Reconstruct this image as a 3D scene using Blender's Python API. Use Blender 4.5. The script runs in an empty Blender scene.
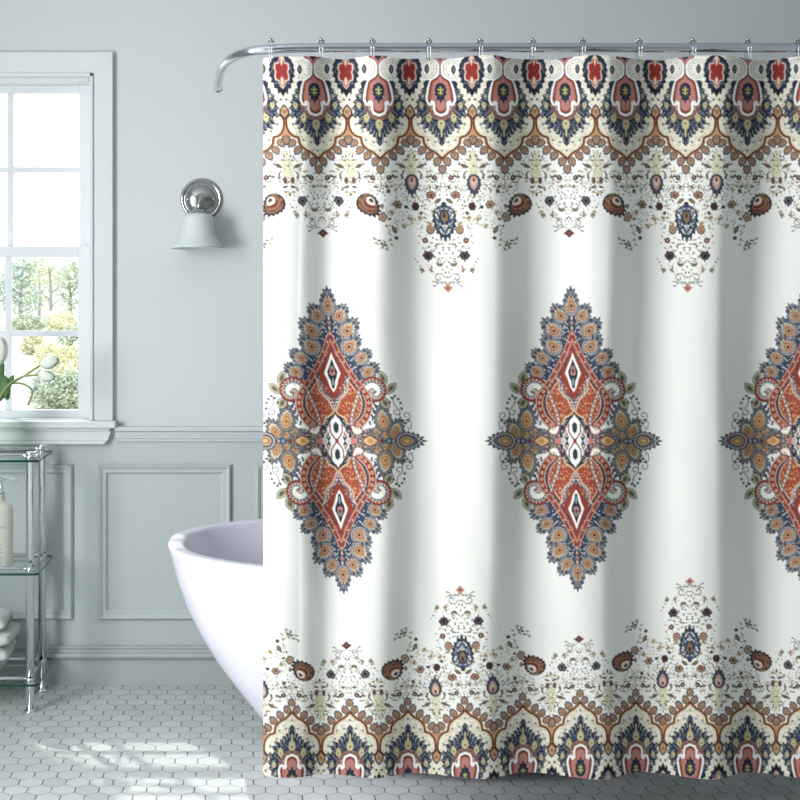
import bpy, bmesh, math, random
import numpy as np
from mathutils import Vector, Matrix
PI = math.pi
# ================================================================== camera
F, CX, CY, EYE = 1251.0, 247.0, 322.0, 1.30      # focal length and vanishing point in pixels, eye height in metres
sc = bpy.context.scene
cam = bpy.data.cameras.new('camera'); camo = bpy.data.objects.new('camera', cam); sc.collection.objects.link(camo)
camo.location = (0, 0, EYE); camo.rotation_euler = (PI/2, 0, 0)
cam.sensor_width = 36; cam.lens = F/800*36; cam.shift_x = (400-CX)/800; cam.shift_y = (CY-400)/800
cam.clip_start = .05; cam.clip_end = 200
sc.camera = camo
# ================================================================== sky, daylight, exposure
world = bpy.data.worlds.new('sky'); sc.world = world; world.use_nodes = True
wn, wl = world.node_tree.nodes, world.node_tree.links
bg = wn['Background']
tc = wn.new('ShaderNodeTexCoord'); sep = wn.new('ShaderNodeSeparateXYZ'); ramp = wn.new('ShaderNodeValToRGB')
wl.new(tc.outputs['Generated'], sep.inputs[0]); wl.new(sep.outputs['Z'], ramp.inputs[0]); wl.new(ramp.outputs[0], bg.inputs[0])
ramp.color_ramp.elements[0].position = .0; ramp.color_ramp.elements[0].color = (.93, .95, .97, 1)
ramp.color_ramp.elements[1].position = .5; ramp.color_ramp.elements[1].color = (.90, .95, 1.0, 1)
bg.inputs[1].default_value = 2.4
def light(name, kind, loc, rot, energy, col, size=None, size_y=None, angle=None):
    l = bpy.data.lights.new(name, kind); l.energy = energy; l.color = col
    if kind == 'AREA':
        l.shape = 'RECTANGLE'; l.size = size; l.size_y = size_y
    if kind == 'SUN': l.angle = angle
    o = bpy.data.objects.new(name, l); o.location = loc; o.rotation_euler = rot; sc.collection.objects.link(o); return o
sun_dir = Vector((.52, -.80, -1.30)).normalized()
sun = light('sun', 'SUN', (-3, 9, 8), sun_dir.to_track_quat('-Z', 'Y').to_euler(), 3.2, (1, .98, .95), angle=math.radians(.9))
# area lamp for daylight from the left, in the unseen side window opening
light('side_window_daylight', 'AREA', (-1.86, 2.05, 1.5), (0, -PI/2, 0), 98, (.985, .985, 1.0), 1.5, 1.3)
sc.view_settings.view_transform = 'Standard'; sc.view_settings.look = 'None'; sc.view_settings.gamma = 1
sc.view_settings.use_curve_mapping = False; sc.view_settings.exposure = 0.0
sc.cycles.use_denoising = True
sc.cycles.max_bounces = 10; sc.cycles.transparent_max_bounces = 24
# ================================================================== helpers
def lin(c): return tuple(((v/255+.055)/1.055)**2.4 if v/255 > .04045 else v/255/12.92 for v in c)
def px(x, y, d): return Vector(((x-CX)/F*d, d, EYE-(y-CY)/F*d))
def mat(name, col, rough=.5, metal=0., noise=0., nscale=20., bump=0., spec=.5, trans=0., ior=1.45, sheen=0., coat=0., alpha=1., sss=0.):
    m = bpy.data.materials.new(name); m.use_nodes = True
    n, l = m.node_tree.nodes, m.node_tree.links; b = n['Principled BSDF']
    b.inputs['Base Color'].default_value = (*lin(col), 1); b.inputs['Roughness'].default_value = rough
    b.inputs['Metallic'].default_value = metal; b.inputs['Specular IOR Level'].default_value = spec
    b.inputs['Transmission Weight'].default_value = trans; b.inputs['IOR'].default_value = ior
    b.inputs['Sheen Weight'].default_value = sheen; b.inputs['Coat Weight'].default_value = coat; b.inputs['Alpha'].default_value = alpha
    if sss: b.inputs['Subsurface Weight'].default_value = sss; b.inputs['Subsurface Radius'].default_value = (.01, .01, .01)
    if noise or bump:
        t = n.new('ShaderNodeTexCoord'); x = n.new('ShaderNodeTexNoise'); x.inputs['Scale'].default_value = nscale; x.inputs['Detail'].default_value = 5
        l.new(t.outputs['Object'], x.inputs['Vector'])
        if noise:
            mx = n.new('ShaderNodeMix'); mx.data_type = 'RGBA'; c = lin(col)
            mx.inputs[6].default_value = (*[v*(1-noise) for v in c], 1); mx.inputs[7].default_value = (*[min(1, v*(1+noise)) for v in c], 1)
            l.new(x.outputs['Fac'], mx.inputs[0]); l.new(mx.outputs[2], b.inputs['Base Color'])
        if bump:
            bp = n.new('ShaderNodeBump'); bp.inputs['Strength'].default_value = bump; bp.inputs['Distance'].default_value = .004
            l.new(x.outputs['Fac'], bp.inputs['Height']); l.new(bp.outputs[0], b.inputs['Normal'])
    return m
def thin_glass(name, tint, refl=.06, fres=True):
    m = bpy.data.materials.new(name); m.use_nodes = True; n, l = m.node_tree.nodes, m.node_tree.links
    n.remove(n['Principled BSDF']); out = n['Material Output']
    t = n.new('ShaderNodeBsdfTransparent'); t.inputs[0].default_value = (*tint, 1)
    g = n.new('ShaderNodeBsdfGlossy'); g.inputs['Roughness'].default_value = .02
    f = n.new('ShaderNodeFresnel'); f.inputs[0].default_value = 1.45; mx = n.new('ShaderNodeMixShader')
    if fres: l.new(f.outputs[0], mx.inputs[0])
    else: mx.inputs[0].default_value = refl
    if fres:      # no reflection on the inner side of a face
        ge = n.new('ShaderNodeNewGeometry'); sb = n.new('ShaderNodeMath'); sb.operation = 'SUBTRACT'; sb.inputs[0].default_value = 1; l.new(ge.outputs['Backfacing'], sb.inputs[1])
        ml = n.new('ShaderNodeMath'); ml.operation = 'MULTIPLY'; l.new(sb.outputs[0], ml.inputs[0]); l.new(f.outputs[0], ml.inputs[1]); l.new(ml.outputs[0], mx.inputs[0])
    l.new(t.outputs[0], mx.inputs[1]); l.new(g.outputs[0], mx.inputs[2]); l.new(mx.outputs[0], out.inputs[0]); return m
def tag(o, label=None, cat=None, group=None, kind=None):
    if label: o['label'] = label
    if cat: o['category'] = cat
    if group: o['group'] = group
    if kind: o['kind'] = kind
    return o
def empty(name, loc, label=None, cat=None, group=None, kind=None):
    o = bpy.data.objects.new(name, None); o.location = loc; o.empty_display_size = .05; sc.collection.objects.link(o)
    return tag(o, label, cat, group, kind)
def obj(name, bm, m, parent=None, smooth=False, bevel=0., recalc=True):
    """link a bmesh (world coordinates) as ONE object; children are given in world coordinates too"""
    if recalc: bmesh.ops.recalc_face_normals(bm, faces=bm.faces)
    me = bpy.data.meshes.new(name); bm.to_mesh(me); bm.free()
    if smooth:
        me.polygons.foreach_set('use_smooth', [True]*len(me.polygons))
    me.materials.append(m); o = bpy.data.objects.new(name, me); sc.collection.objects.link(o)
    if parent:
        o.parent = parent; L = Vector((0, 0, 0)); p = parent
        while p: L += p.location; p = p.parent
        me.transform(Matrix.Translation(-L))
    if bevel:
        b = o.modifiers.new('bevel', 'BEVEL'); b.width = bevel; b.segments = 2; b.limit_method = 'ANGLE'
    return o
def box(bm, x0, x1, y0, y1, z0, z1):
    v = [bm.verts.new(p) for p in ((x0,y0,z0),(x1,y0,z0),(x1,y1,z0),(x0,y1,z0),(x0,y0,z1),(x1,y0,z1),(x1,y1,z1),(x0,y1,z1))]
    for f in ((0,3,2,1),(4,5,6,7),(0,1,5,4),(1,2,6,5),(2,3,7,6),(3,0,4,7)): bm.faces.new([v[i] for i in f])
    return bm
def lathe(bm, prof, c, n=40, close=True):
    """revolve (radius, z) about the vertical through c"""
    rings = []
    for r, z in prof:
        rings.append([bm.verts.new((c[0]+r*math.cos(2*PI*i/n), c[1]+r*math.sin(2*PI*i/n), c[2]+z)) for i in range(n)])
    for a, b in zip(rings[:-1], rings[1:]):
        for i in range(n): bm.faces.new((a[i], a[(i+1) % n], b[(i+1) % n], b[i]))
    if close:
        if prof[0][0] > 1e-5: bm.faces.new(rings[0][::-1])
        if prof[-1][0] > 1e-5: bm.faces.new(rings[-1])
    return bm
def tube(bm, P, r, n=12, caps=True):
    P = [Vector(p) for p in P]; rr = r if isinstance(r, (list, tuple)) else [r]*len(P)
    rings = []; up = None
    for i, p in enumerate(P):
        t = (P[min(i+1, len(P)-1)]-P[max(i-1, 0)]).normalized()
        if up is None:
            up = Vector((0,0,1)) if abs(t.z) < .9 else Vector((1,0,0))
        s = t.cross(up).normalized(); up = s.cross(t).normalized()
        rings.append([bm.verts.new(p+(s*math.cos(2*PI*k/n)+up*math.sin(2*PI*k/n))*rr[i]) for k in range(n)])
    for a, b in zip(rings[:-1], rings[1:]):
        for i in range(n): bm.faces.new((a[i], a[(i+1) % n], b[(i+1) % n], b[i]))
    if caps: bm.faces.new(rings[0][::-1]); bm.faces.new(rings[-1])
    return bm
def crv(P, n=8):
    P = [Vector(p) for p in P]; out = []
    for i in range(len(P)-1):
        p0, p1, p2, p3 = P[max(i-1,0)], P[i], P[i+1], P[min(i+2,len(P)-1)]
        for k in range(n):
            t = k/n; out.append(.5*((2*p1)+(-p0+p2)*t+(2*p0-5*p1+4*p2-p3)*t*t+(-p0+3*p1-3*p2+p3)*t**3))
    out.append(P[-1]); return out
def sweep_h(bm, prof, x0, x1, y):
    """moulding along x: prof = [(depth towards the room, z)] closed against the wall plane y"""
    a = [bm.verts.new((x0, y-d, z)) for d, z in prof]; b = [bm.verts.new((x1, y-d, z)) for d, z in prof]; n = len(prof)
    for i in range(n): bm.faces.new((a[i], a[(i+1) % n], b[(i+1) % n], b[i]))
    bm.faces.new(a[::-1]); bm.faces.new(b); return bm
def frame(bm, x0, x1, z0, z1, prof, y):
    """mitred moulding frame on a wall; prof = [(inset from outer edge, depth)]"""
    rings = []
    for ins, d in prof:
        rings.append([bm.verts.new(p) for p in ((x0+ins,y-d,z0+ins),(x1-ins,y-d,z0+ins),(x1-ins,y-d,z1-ins),(x0+ins,y-d,z1-ins))])
    for a, b in zip(rings, rings[1:]+rings[:1]):
        for i in range(4): bm.faces.new((a[i], a[(i+1) % 4], b[(i+1) % 4], b[i]))
    return bm

# ------------------------------------------------------------------ printed pattern of the curtain
# drawn as flat shapes (polygons, ellipses, strokes) on one quarter of the repeat, then mirrored
SS = 4                      # samples per unit of cloth (one unit = 2.5 mm)
HALF, VTOP, VMID = 118.0, 50.0, 441.0
class Canvas:
    def __init__(s, u1, v0, v1, bg):
        s.v0 = v0; s.w = int(round(u1*SS)); s.h = int(round((v1-v0)*SS))
        s.a = np.empty((s.h, s.w, 3), np.float32); s.a[:] = bg
    def box(s, x0, y0, x1, y1):
        X0 = max(0, int((x0)*SS)-1); X1 = min(s.w, int((x1)*SS)+2)
        Y0 = max(0, int((y0-s.v0)*SS)-1); Y1 = min(s.h, int((y1-s.v0)*SS)+2)
        if X1 <= X0 or Y1 <= Y0: return None
        X, Y = np.meshgrid((np.arange(X0, X1)+.5)/SS, (np.arange(Y0, Y1)+.5)/SS+s.v0)
        return s.a[Y0:Y1, X0:X1], X, Y
    def mask(s, pts):
        P = np.asarray(pts, float)
        b = s.box(P[:,0].min(), P[:,1].min(), P[:,0].max(), P[:,1].max())
        if b is None: return None
        A, X, Y = b
        m = np.zeros(X.shape, bool); n = len(P)
        for i in range(n):
            x1, y1 = P[i]; x2, y2 = P[(i+1) % n]
            if y1 == y2: continue
            c = ((y1 > Y) != (y2 > Y)) & (X < (x2-x1)*(Y-y1)/(y2-y1)+x1)
            m ^= c
        return A, X, Y, m
    def poly(s, pts, col):
        r = s.mask(pts)
        if r: r[0][r[3]] = col
    def stroke(s, pts, w, col):
        P = np.asarray(pts, float)
        for (x1, y1), (x2, y2) in zip(P[:-1], P[1:]):
            b = s.box(min(x1,x2)-w, min(y1,y2)-w, max(x1,x2)+w, max(y1,y2)+w)
            if b is None: continue
            A, X, Y = b
            dx, dy = x2-x1, y2-y1; L = dx*dx+dy*dy+1e-9
            t = np.clip(((X-x1)*dx+(Y-y1)*dy)/L, 0, 1)
            A[(X-x1-t*dx)**2+(Y-y1-t*dy)**2 < (w/2)**2] = col
    def ell(s, cx, cy, rx, ry, col, rot=0.0):
        R = max(rx, ry); b = s.box(cx-R, cy-R, cx+R, cy+R)
        if b is None: return
        A, X, Y = b; c, n = math.cos(rot), math.sin(rot)
        x = (X-cx)*c+(Y-cy)*n; y = -(X-cx)*n+(Y-cy)*c
        A[(x/rx)**2+(y/ry)**2 < 1] = col
def rgb(*c): return np.array(c, np.float32)/255
NAVY=rgb(38,46,68); BLUE=rgb(74,90,114); WHITE=rgb(250,249,243); CREAM=rgb(240,234,214); TAN=rgb(196,152,112)
GREYTAN=rgb(150,126,112); BROWN=rgb(128,74,36); DBROWN=rgb(70,44,38); PINK=rgb(190,132,126); ROSE=rgb(112,48,40)
RED=rgb(146,50,48); RUST=rgb(162,76,54); OLIVE=rgb(160,150,108); LOLIVE=rgb(206,200,160); BLACK=rgb(28,30,36)
SAND=rgb(222,186,140); PALE=rgb(232,200,176); PLUM=rgb(72,48,58); GREY=rgb(150,154,156)
def pts(l): return [tuple(p) for p in l]
def smooth(P, n=6):
    P = np.asarray(P, float); out = []
    for i in range(len(P)-1):
        p0 = P[max(i-1,0)]; p1 = P[i]; p2 = P[i+1]; p3 = P[min(i+2,len(P)-1)]
        for k in range(n):
            t = k/n
            out.append(.5*((2*p1)+(-p0+p2)*t+(2*p0-5*p1+4*p2-p3)*t*t+(-p0+3*p1-3*p2+p3)*t**3))
    out.append(P[-1]); return out
def drop(cx, cy, rx, ry, ang, k=1.0, teeth=0, amp=0.0, n=72):
    """pointed drop, tip along ang (0 = up the cloth), optional toothed edge"""
    o = []
    for i in range(n):
        t = 2*math.pi*i/n
        r = 1+.22*max(0, math.cos(t))**5
        if teeth:
            f = (t*teeth/(2*math.pi)+.5) % 1
            r *= 1+amp*(1-2*abs(f-.5))*(.55+.45*math.cos(t))
        x = rx*k*r*math.sin(t)*(1-.12*math.cos(t)); y = -ry*k*r*math.cos(t)
        c, s = math.cos(ang), math.sin(ang)
        o.append((cx+x*c-y*s, cy+x*s+y*c))
    return o
def petal(c, cx, cy, r, ang, edge=rgb(66,76,96), cols=None, ax=.85):
    cols = cols or (rgb(204,200,192), rgb(198,164,130), rgb(150,84,62), rgb(196,158,128), DBROWN)
    c.poly(drop(cx, cy, r*ax, r, ang, 1.10, 15, .34), edge)
    c.poly(drop(cx, cy, r*ax, r, ang, .98, 15, .24), cols[0])
    c.poly(drop(cx, cy, r*ax, r, ang, .90, 15, .30), edge)
    c.poly(drop(cx, cy, r*ax, r, ang, .82, 15, .16), cols[0])
    c.poly(drop(cx, cy, r*ax, r, ang, .74, 13, .30), rgb(98,106,120))
    c.poly(drop(cx, cy, r*ax, r, ang, .70, 9, .10), rgb(214,198,170))
    ox, oy = -math.sin(ang)*r*.14, math.cos(ang)*r*.14
    c.poly(drop(cx+ox, cy+oy, r*ax, r, ang, .64), BROWN)
    c.poly(drop(cx+ox, cy+oy, r*ax, r, ang, .58), cols[1])
    c.poly(drop(cx+ox, cy+oy, r*ax, r, ang, .44), cols[2])
    c.poly(drop(cx+ox, cy+oy, r*ax, r, ang, .32), cols[3])
    c.poly(drop(cx+ox, cy+oy, r*ax, r, ang, .17), cols[4])
def leaf(c, cx, cy, L, W, ang, col, mid=None):
    o = []
    for i in range(25):
        t = i/24; o.append((W*math.sin(math.pi*t)**.8, L*(t-.5)*-2))
    o += [(-x, y) for x, y in o[::-1]]
    ca, sa = math.cos(ang), math.sin(ang)
    f = lambda x, y: (cx+x*ca-y*sa, cy+x*sa+y*ca)
    c.poly([f(x, y) for x, y in o], col)
    if mid is not None: c.poly([f(x*.5, y*.6) for x, y in o], mid)
def curl(c, cx, cy, r, a0, turns, sgn, w, col):
    P = []
    for i in range(30):
        t = i/29; a = a0+sgn*turns*2*math.pi*t; q = r*(1-.75*t)
        P.append((cx+q*math.cos(a), cy+q*math.sin(a)))
    c.stroke(P, w, col)
def speckle(c, region, n, cols, r0, r1, rs):
    R = c.mask(region)
    if R is None: return
    A, X, Y, m = R; ys, xs = np.nonzero(m)
    if len(ys) == 0: return
    for k in range(n):
        i = rs.randint(len(ys)); x = X[ys[i], xs[i]]; y = Y[ys[i], xs[i]]; q = rs.uniform(r0, r1)
        if rs.rand() < .4: c.ell(x, y, q*1.5, q*.8, cols[rs.randint(len(cols))], rs.uniform(0, 3))
        else: c.ell(x, y, q, q, cols[rs.randint(len(cols))])
def rosette(c, x, y, r, col=GREYTAN, edge=NAVY, mid=DBROWN, lobes=7):
    P = []
    for i in range(56):
        t = 2*math.pi*i/56; q = r*(1+.09*math.cos(lobes*t)+.07*math.cos(t*2+x)); P.append((x+q*math.cos(t), y+q*math.sin(t)))
    c.poly(P, edge); c.poly([(x+(a-x)*.78, y+(b-y)*.78) for a, b in P], col); c.ell(x, y+.1*r, r*.3, r*.36, mid)

def border(rs):
    W = 29.5; c = Canvas(W, VTOP, 182, WHITE)
    # ground between the arches
    c.poly([(0,40),(W,40),(W,128),(0,128)], CREAM)
    speckle(c, [(0,40),(W,40),(W,130),(0,130)], 520, [LOLIVE, rgb(214,206,190), WHITE, WHITE, rgb(176,170,150)], .4, .9, rs)
    # arch field
    line = smooth([(0,158.5),(6,152.6),(12,149),(16.2,144),(17.8,137.5),(22.5,135.6),(26.6,131),(28.4,124),(27.6,118),(24.6,115.4),(22,117)], 8)
    arch = [(0,158.5)] + line[:-1] + [(22,116),(20,100),(0,100)]
    c.poly([(W,116),(W,142),(27.5,141),(24,136),(27,130)], TAN)
    c.stroke(line[:44], 4.2, TAN)
    c.poly(arch, CREAM)
    speckle(c, arch, 420, [LOLIVE, rgb(216,208,190), WHITE, rgb(196,190,172), rgb(226,216,190)], .4, .8, rs)
    for x, y in ((22,124),(15.5,131.5),(6,142),(13,140),(0,150.5)): rosette(c, x, y, 1.3, GREY, BLUE, NAVY, 5)
    c.stroke(line, 2.1, rgb(150,92,48)); c.stroke(line, 1.2, rgb(96,48,26))
    # hanging lobes under the arch
    for x, y, a in ((24.2,142.6,.6),(18.9,150,.6),(12,155.6,.5),(4.6,161.2,.35),(0,169,0),(29.5,139.5,0)):
        c.poly(drop(x, y, 3.5, 3.8, math.pi+a*-1, 1.12, 9, .22), rgb(66,66,78))
        c.poly(drop(x, y, 3.3, 3.7, math.pi-a, .92, 9, .1), GREYTAN)
        c.poly(drop(x, y-.5, 3.3, 3.7, math.pi-a, .66), rgb(176,140,110)); c.poly(drop(x, y-1.0, 3.3, 3.7, math.pi-a, .36), rgb(150,104,78))
    # small dome between the arches
    c.poly([(W,103.5),(27,106.5),(25,110),(24.3,114.5),(27,116),(W,120)], NAVY)
    c.poly([(W,105.5),(27.2,108.5),(25.8,113.5),(28,116),(W,118)], TAN); c.ell(W, 111, 1.6, 2.6, rgb(150,110,84)); c.ell(W, 109, .8, 1.2, rgb(190,176,130))
    # dark spiky leaf crown
    out = [(0,146.5),(2.6,143.5),(3.6,139.5),(3.2,137),(6.6,137.6),(5.6,134.5),(10.2,134),(8.6,130.6),(12.2,131.6),(12,127.5),(17.6,130),(16.6,124.6),
           (21,124.4),(18.4,119.4),(19.4,116.6),(24.6,116.4),(22.4,110.4),(25.6,109),(22.2,104.4),(24,101),(20.6,98.4),(22,95),(18,92.6),(18.6,89),
           (15.6,87.6),(16.4,83),(13.6,80),(11,80),(0,80)]
    c.poly(out, NAVY)
    inn = [(x*.83, 100+(y-100)*.84) for x, y in out]
    speckle(c, inn, 190, [BLUE, rgb(110,118,126), rgb(96,108,120), NAVY, NAVY, rgb(140,144,146)], .4, 1.0, rs)
    for x, y, a in ((3,140,0),(8,131,.5),(16,126,.7),(21.5,113,1.1),(20,103,1.3),(18.5,94,1.4)):
        leaf(c, x, y, 3.2, .8, math.pi-a, BLUE, GREY)
    for k in range(0, len(out)-4, 2):
        x, y = out[k]; vx, vy = x-0, y-102; L = math.hypot(vx, vy)+1e-6; x2, y2 = x-vx/L*5.5, y-vy/L*5.5
        c.stroke([(x-vx/L*1.6, y-vy/L*1.6), (x2, y2)], .75, rgb(120,128,136)); 
    for k in range(1, len(out)-4, 2):
        x, y = out[k]; vx, vy = x-0, y-102; L = math.hypot(vx, vy)+1e-6
        c.stroke([(x, y), (x-vx/L*4.2, y-vy/L*4.2)], .7, rgb(170,168,158))
    core = [(0,122),(8,118),(13,112),(14.5,104),(0,100)]
    c.poly(core, rgb(128,98,88)); speckle(c, core, 50, [PALE, ROSE, NAVY, GREYTAN, PINK], .4, .8, rs)
    for x, y, q in ((0,124,4.2),(11.8,117.6,3.3),(18.6,104.8,2.5),(17,96,1.3)):
        c.poly(drop(x, y, q*.72, q, math.pi, 1.1, 7, .3), rgb(196,186,140)); c.poly(drop(x, y-.4, q*.5, q*.6, 0, .9), rgb(214,202,160)); c.ell(x, y-.6, q*.24, q*.3, DBROWN)
    for y in (131, 134.5): leaf(c, 0, y, 3, 1.0, 0, rgb(196,186,140))
    # rose cartouche with its tongue
    car = [(0,72.5),(3,77),(8.6,81),(10.6,88),(12,96),(12,100.5),(10.4,103.4),(7.8,103),(7.2,100.6),(5.2,102.5),(5.4,108),(4.2,112),(0,114)]
    fr = [(0,70),(3.4,74),(9.5,78.6),(12.6,87),(14.2,96),(14.2,101),(12.2,105.3),(8.6,105.6),(7.7,104.6),(7.6,109.5),(5.8,114.2),(0,116.6)]
    c.poly(fr+[(0,70)], WHITE)
    c.poly(smooth(car,4)+[(0,72.5)], ROSE)
    c.poly([(x*.86, 93+(y-93)*.9) for x, y in smooth(car,4)]+[(0,76)], rgb(176,104,84))
    c.poly([(x*.72, 93+(y-93)*.84) for x, y in smooth(car,4)]+[(0,78)], PINK)
    c.ell(8.2, 102.4, 1.9, 1.9, WHITE)
    c.poly(drop(0, 90.6, 4.6, 7.2, math.pi, 1.08, 11, .4), NAVY)
    c.poly(drop(0, 90.6, 3, 5.2, math.pi, .85, 9, .4), rgb(70,76,66)); c.ell(0, 90.5, .8, 4.6, rgb(200,190,110)); c.ell(1.8, 89.5, 1.4, .6, rgb(200,190,110)); c.ell(1.5, 93, 1.2, .5, rgb(200,190,110))
    # inverted rose point at the hem
    c.poly([(0,71.5),(11,57),(9,46),(0,46)], WHITE); c.poly([(0,69.5),(9,56),(8,46),(0,46)], ROSE); c.poly([(0,66.5),(7,55.5),(6.4,46),(0,46)], PINK)
    c.poly(drop(0, 53, 3.2, 5, math.pi, 1, 9, .4), NAVY)
    # roundels
    c.ell(11.9, 68.6, 11.5, 11.6, WHITE); c.ell(12.2, 68.6, 9.9, 10.2, rgb(206,202,192)); c.ell(12.2, 68.6, 8.6, 9, rgb(244,240,228))
    for k in range(14):
        a = k*2*math.pi/14; c.ell(12.2+6.7*math.cos(a), 68.6+7.2*math.sin(a), .8, .8, GREY if k % 2 else LOLIVE)
    leaf(c, 12.6, 68.8, 6.0, 2.9, 0, WHITE); leaf(c, 12.6, 68.8, 5.2, 2.3, 0, BLACK, rgb(120,112,116))
    c.stroke([(0,68.5),(0,74)], 1.3, ROSE)
    # red cartouche
    c.poly(drop(W, 71, 10.2, 15.6, math.pi, 1.08, 19, .30), NAVY)
    speckle(c, drop(W, 71, 10, 15, math.pi, .98), 90, [BLUE, rgb(120,128,136), rgb(96,108,120), NAVY], .4, .9, rs)
    c.poly(drop(W, 91, 2.6, 3.6, math.pi), BLACK)
    rc = [(W,89),(27.4,86),(26.2,81),(22.8,80),(22.4,75),(23.6,71.6),(22.2,69),(22.6,63),(26.6,62),(27,58),(W,54)]
    c.poly(rc, PALE); c.poly([(W+(x-W)*.82, 72+(y-72)*.9) for x, y in rc], RED)
    c.poly([(W,86),(28,82.5),(28,79),(W,76)], PALE); c.poly([(W,66),(28.4,62),(28.6,58),(W,55)], PALE)
    for y in (99.5,): rosette(c, 27, y, 1.2, BROWN, DBROWN, BLACK, 5)
    return c.a

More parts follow.
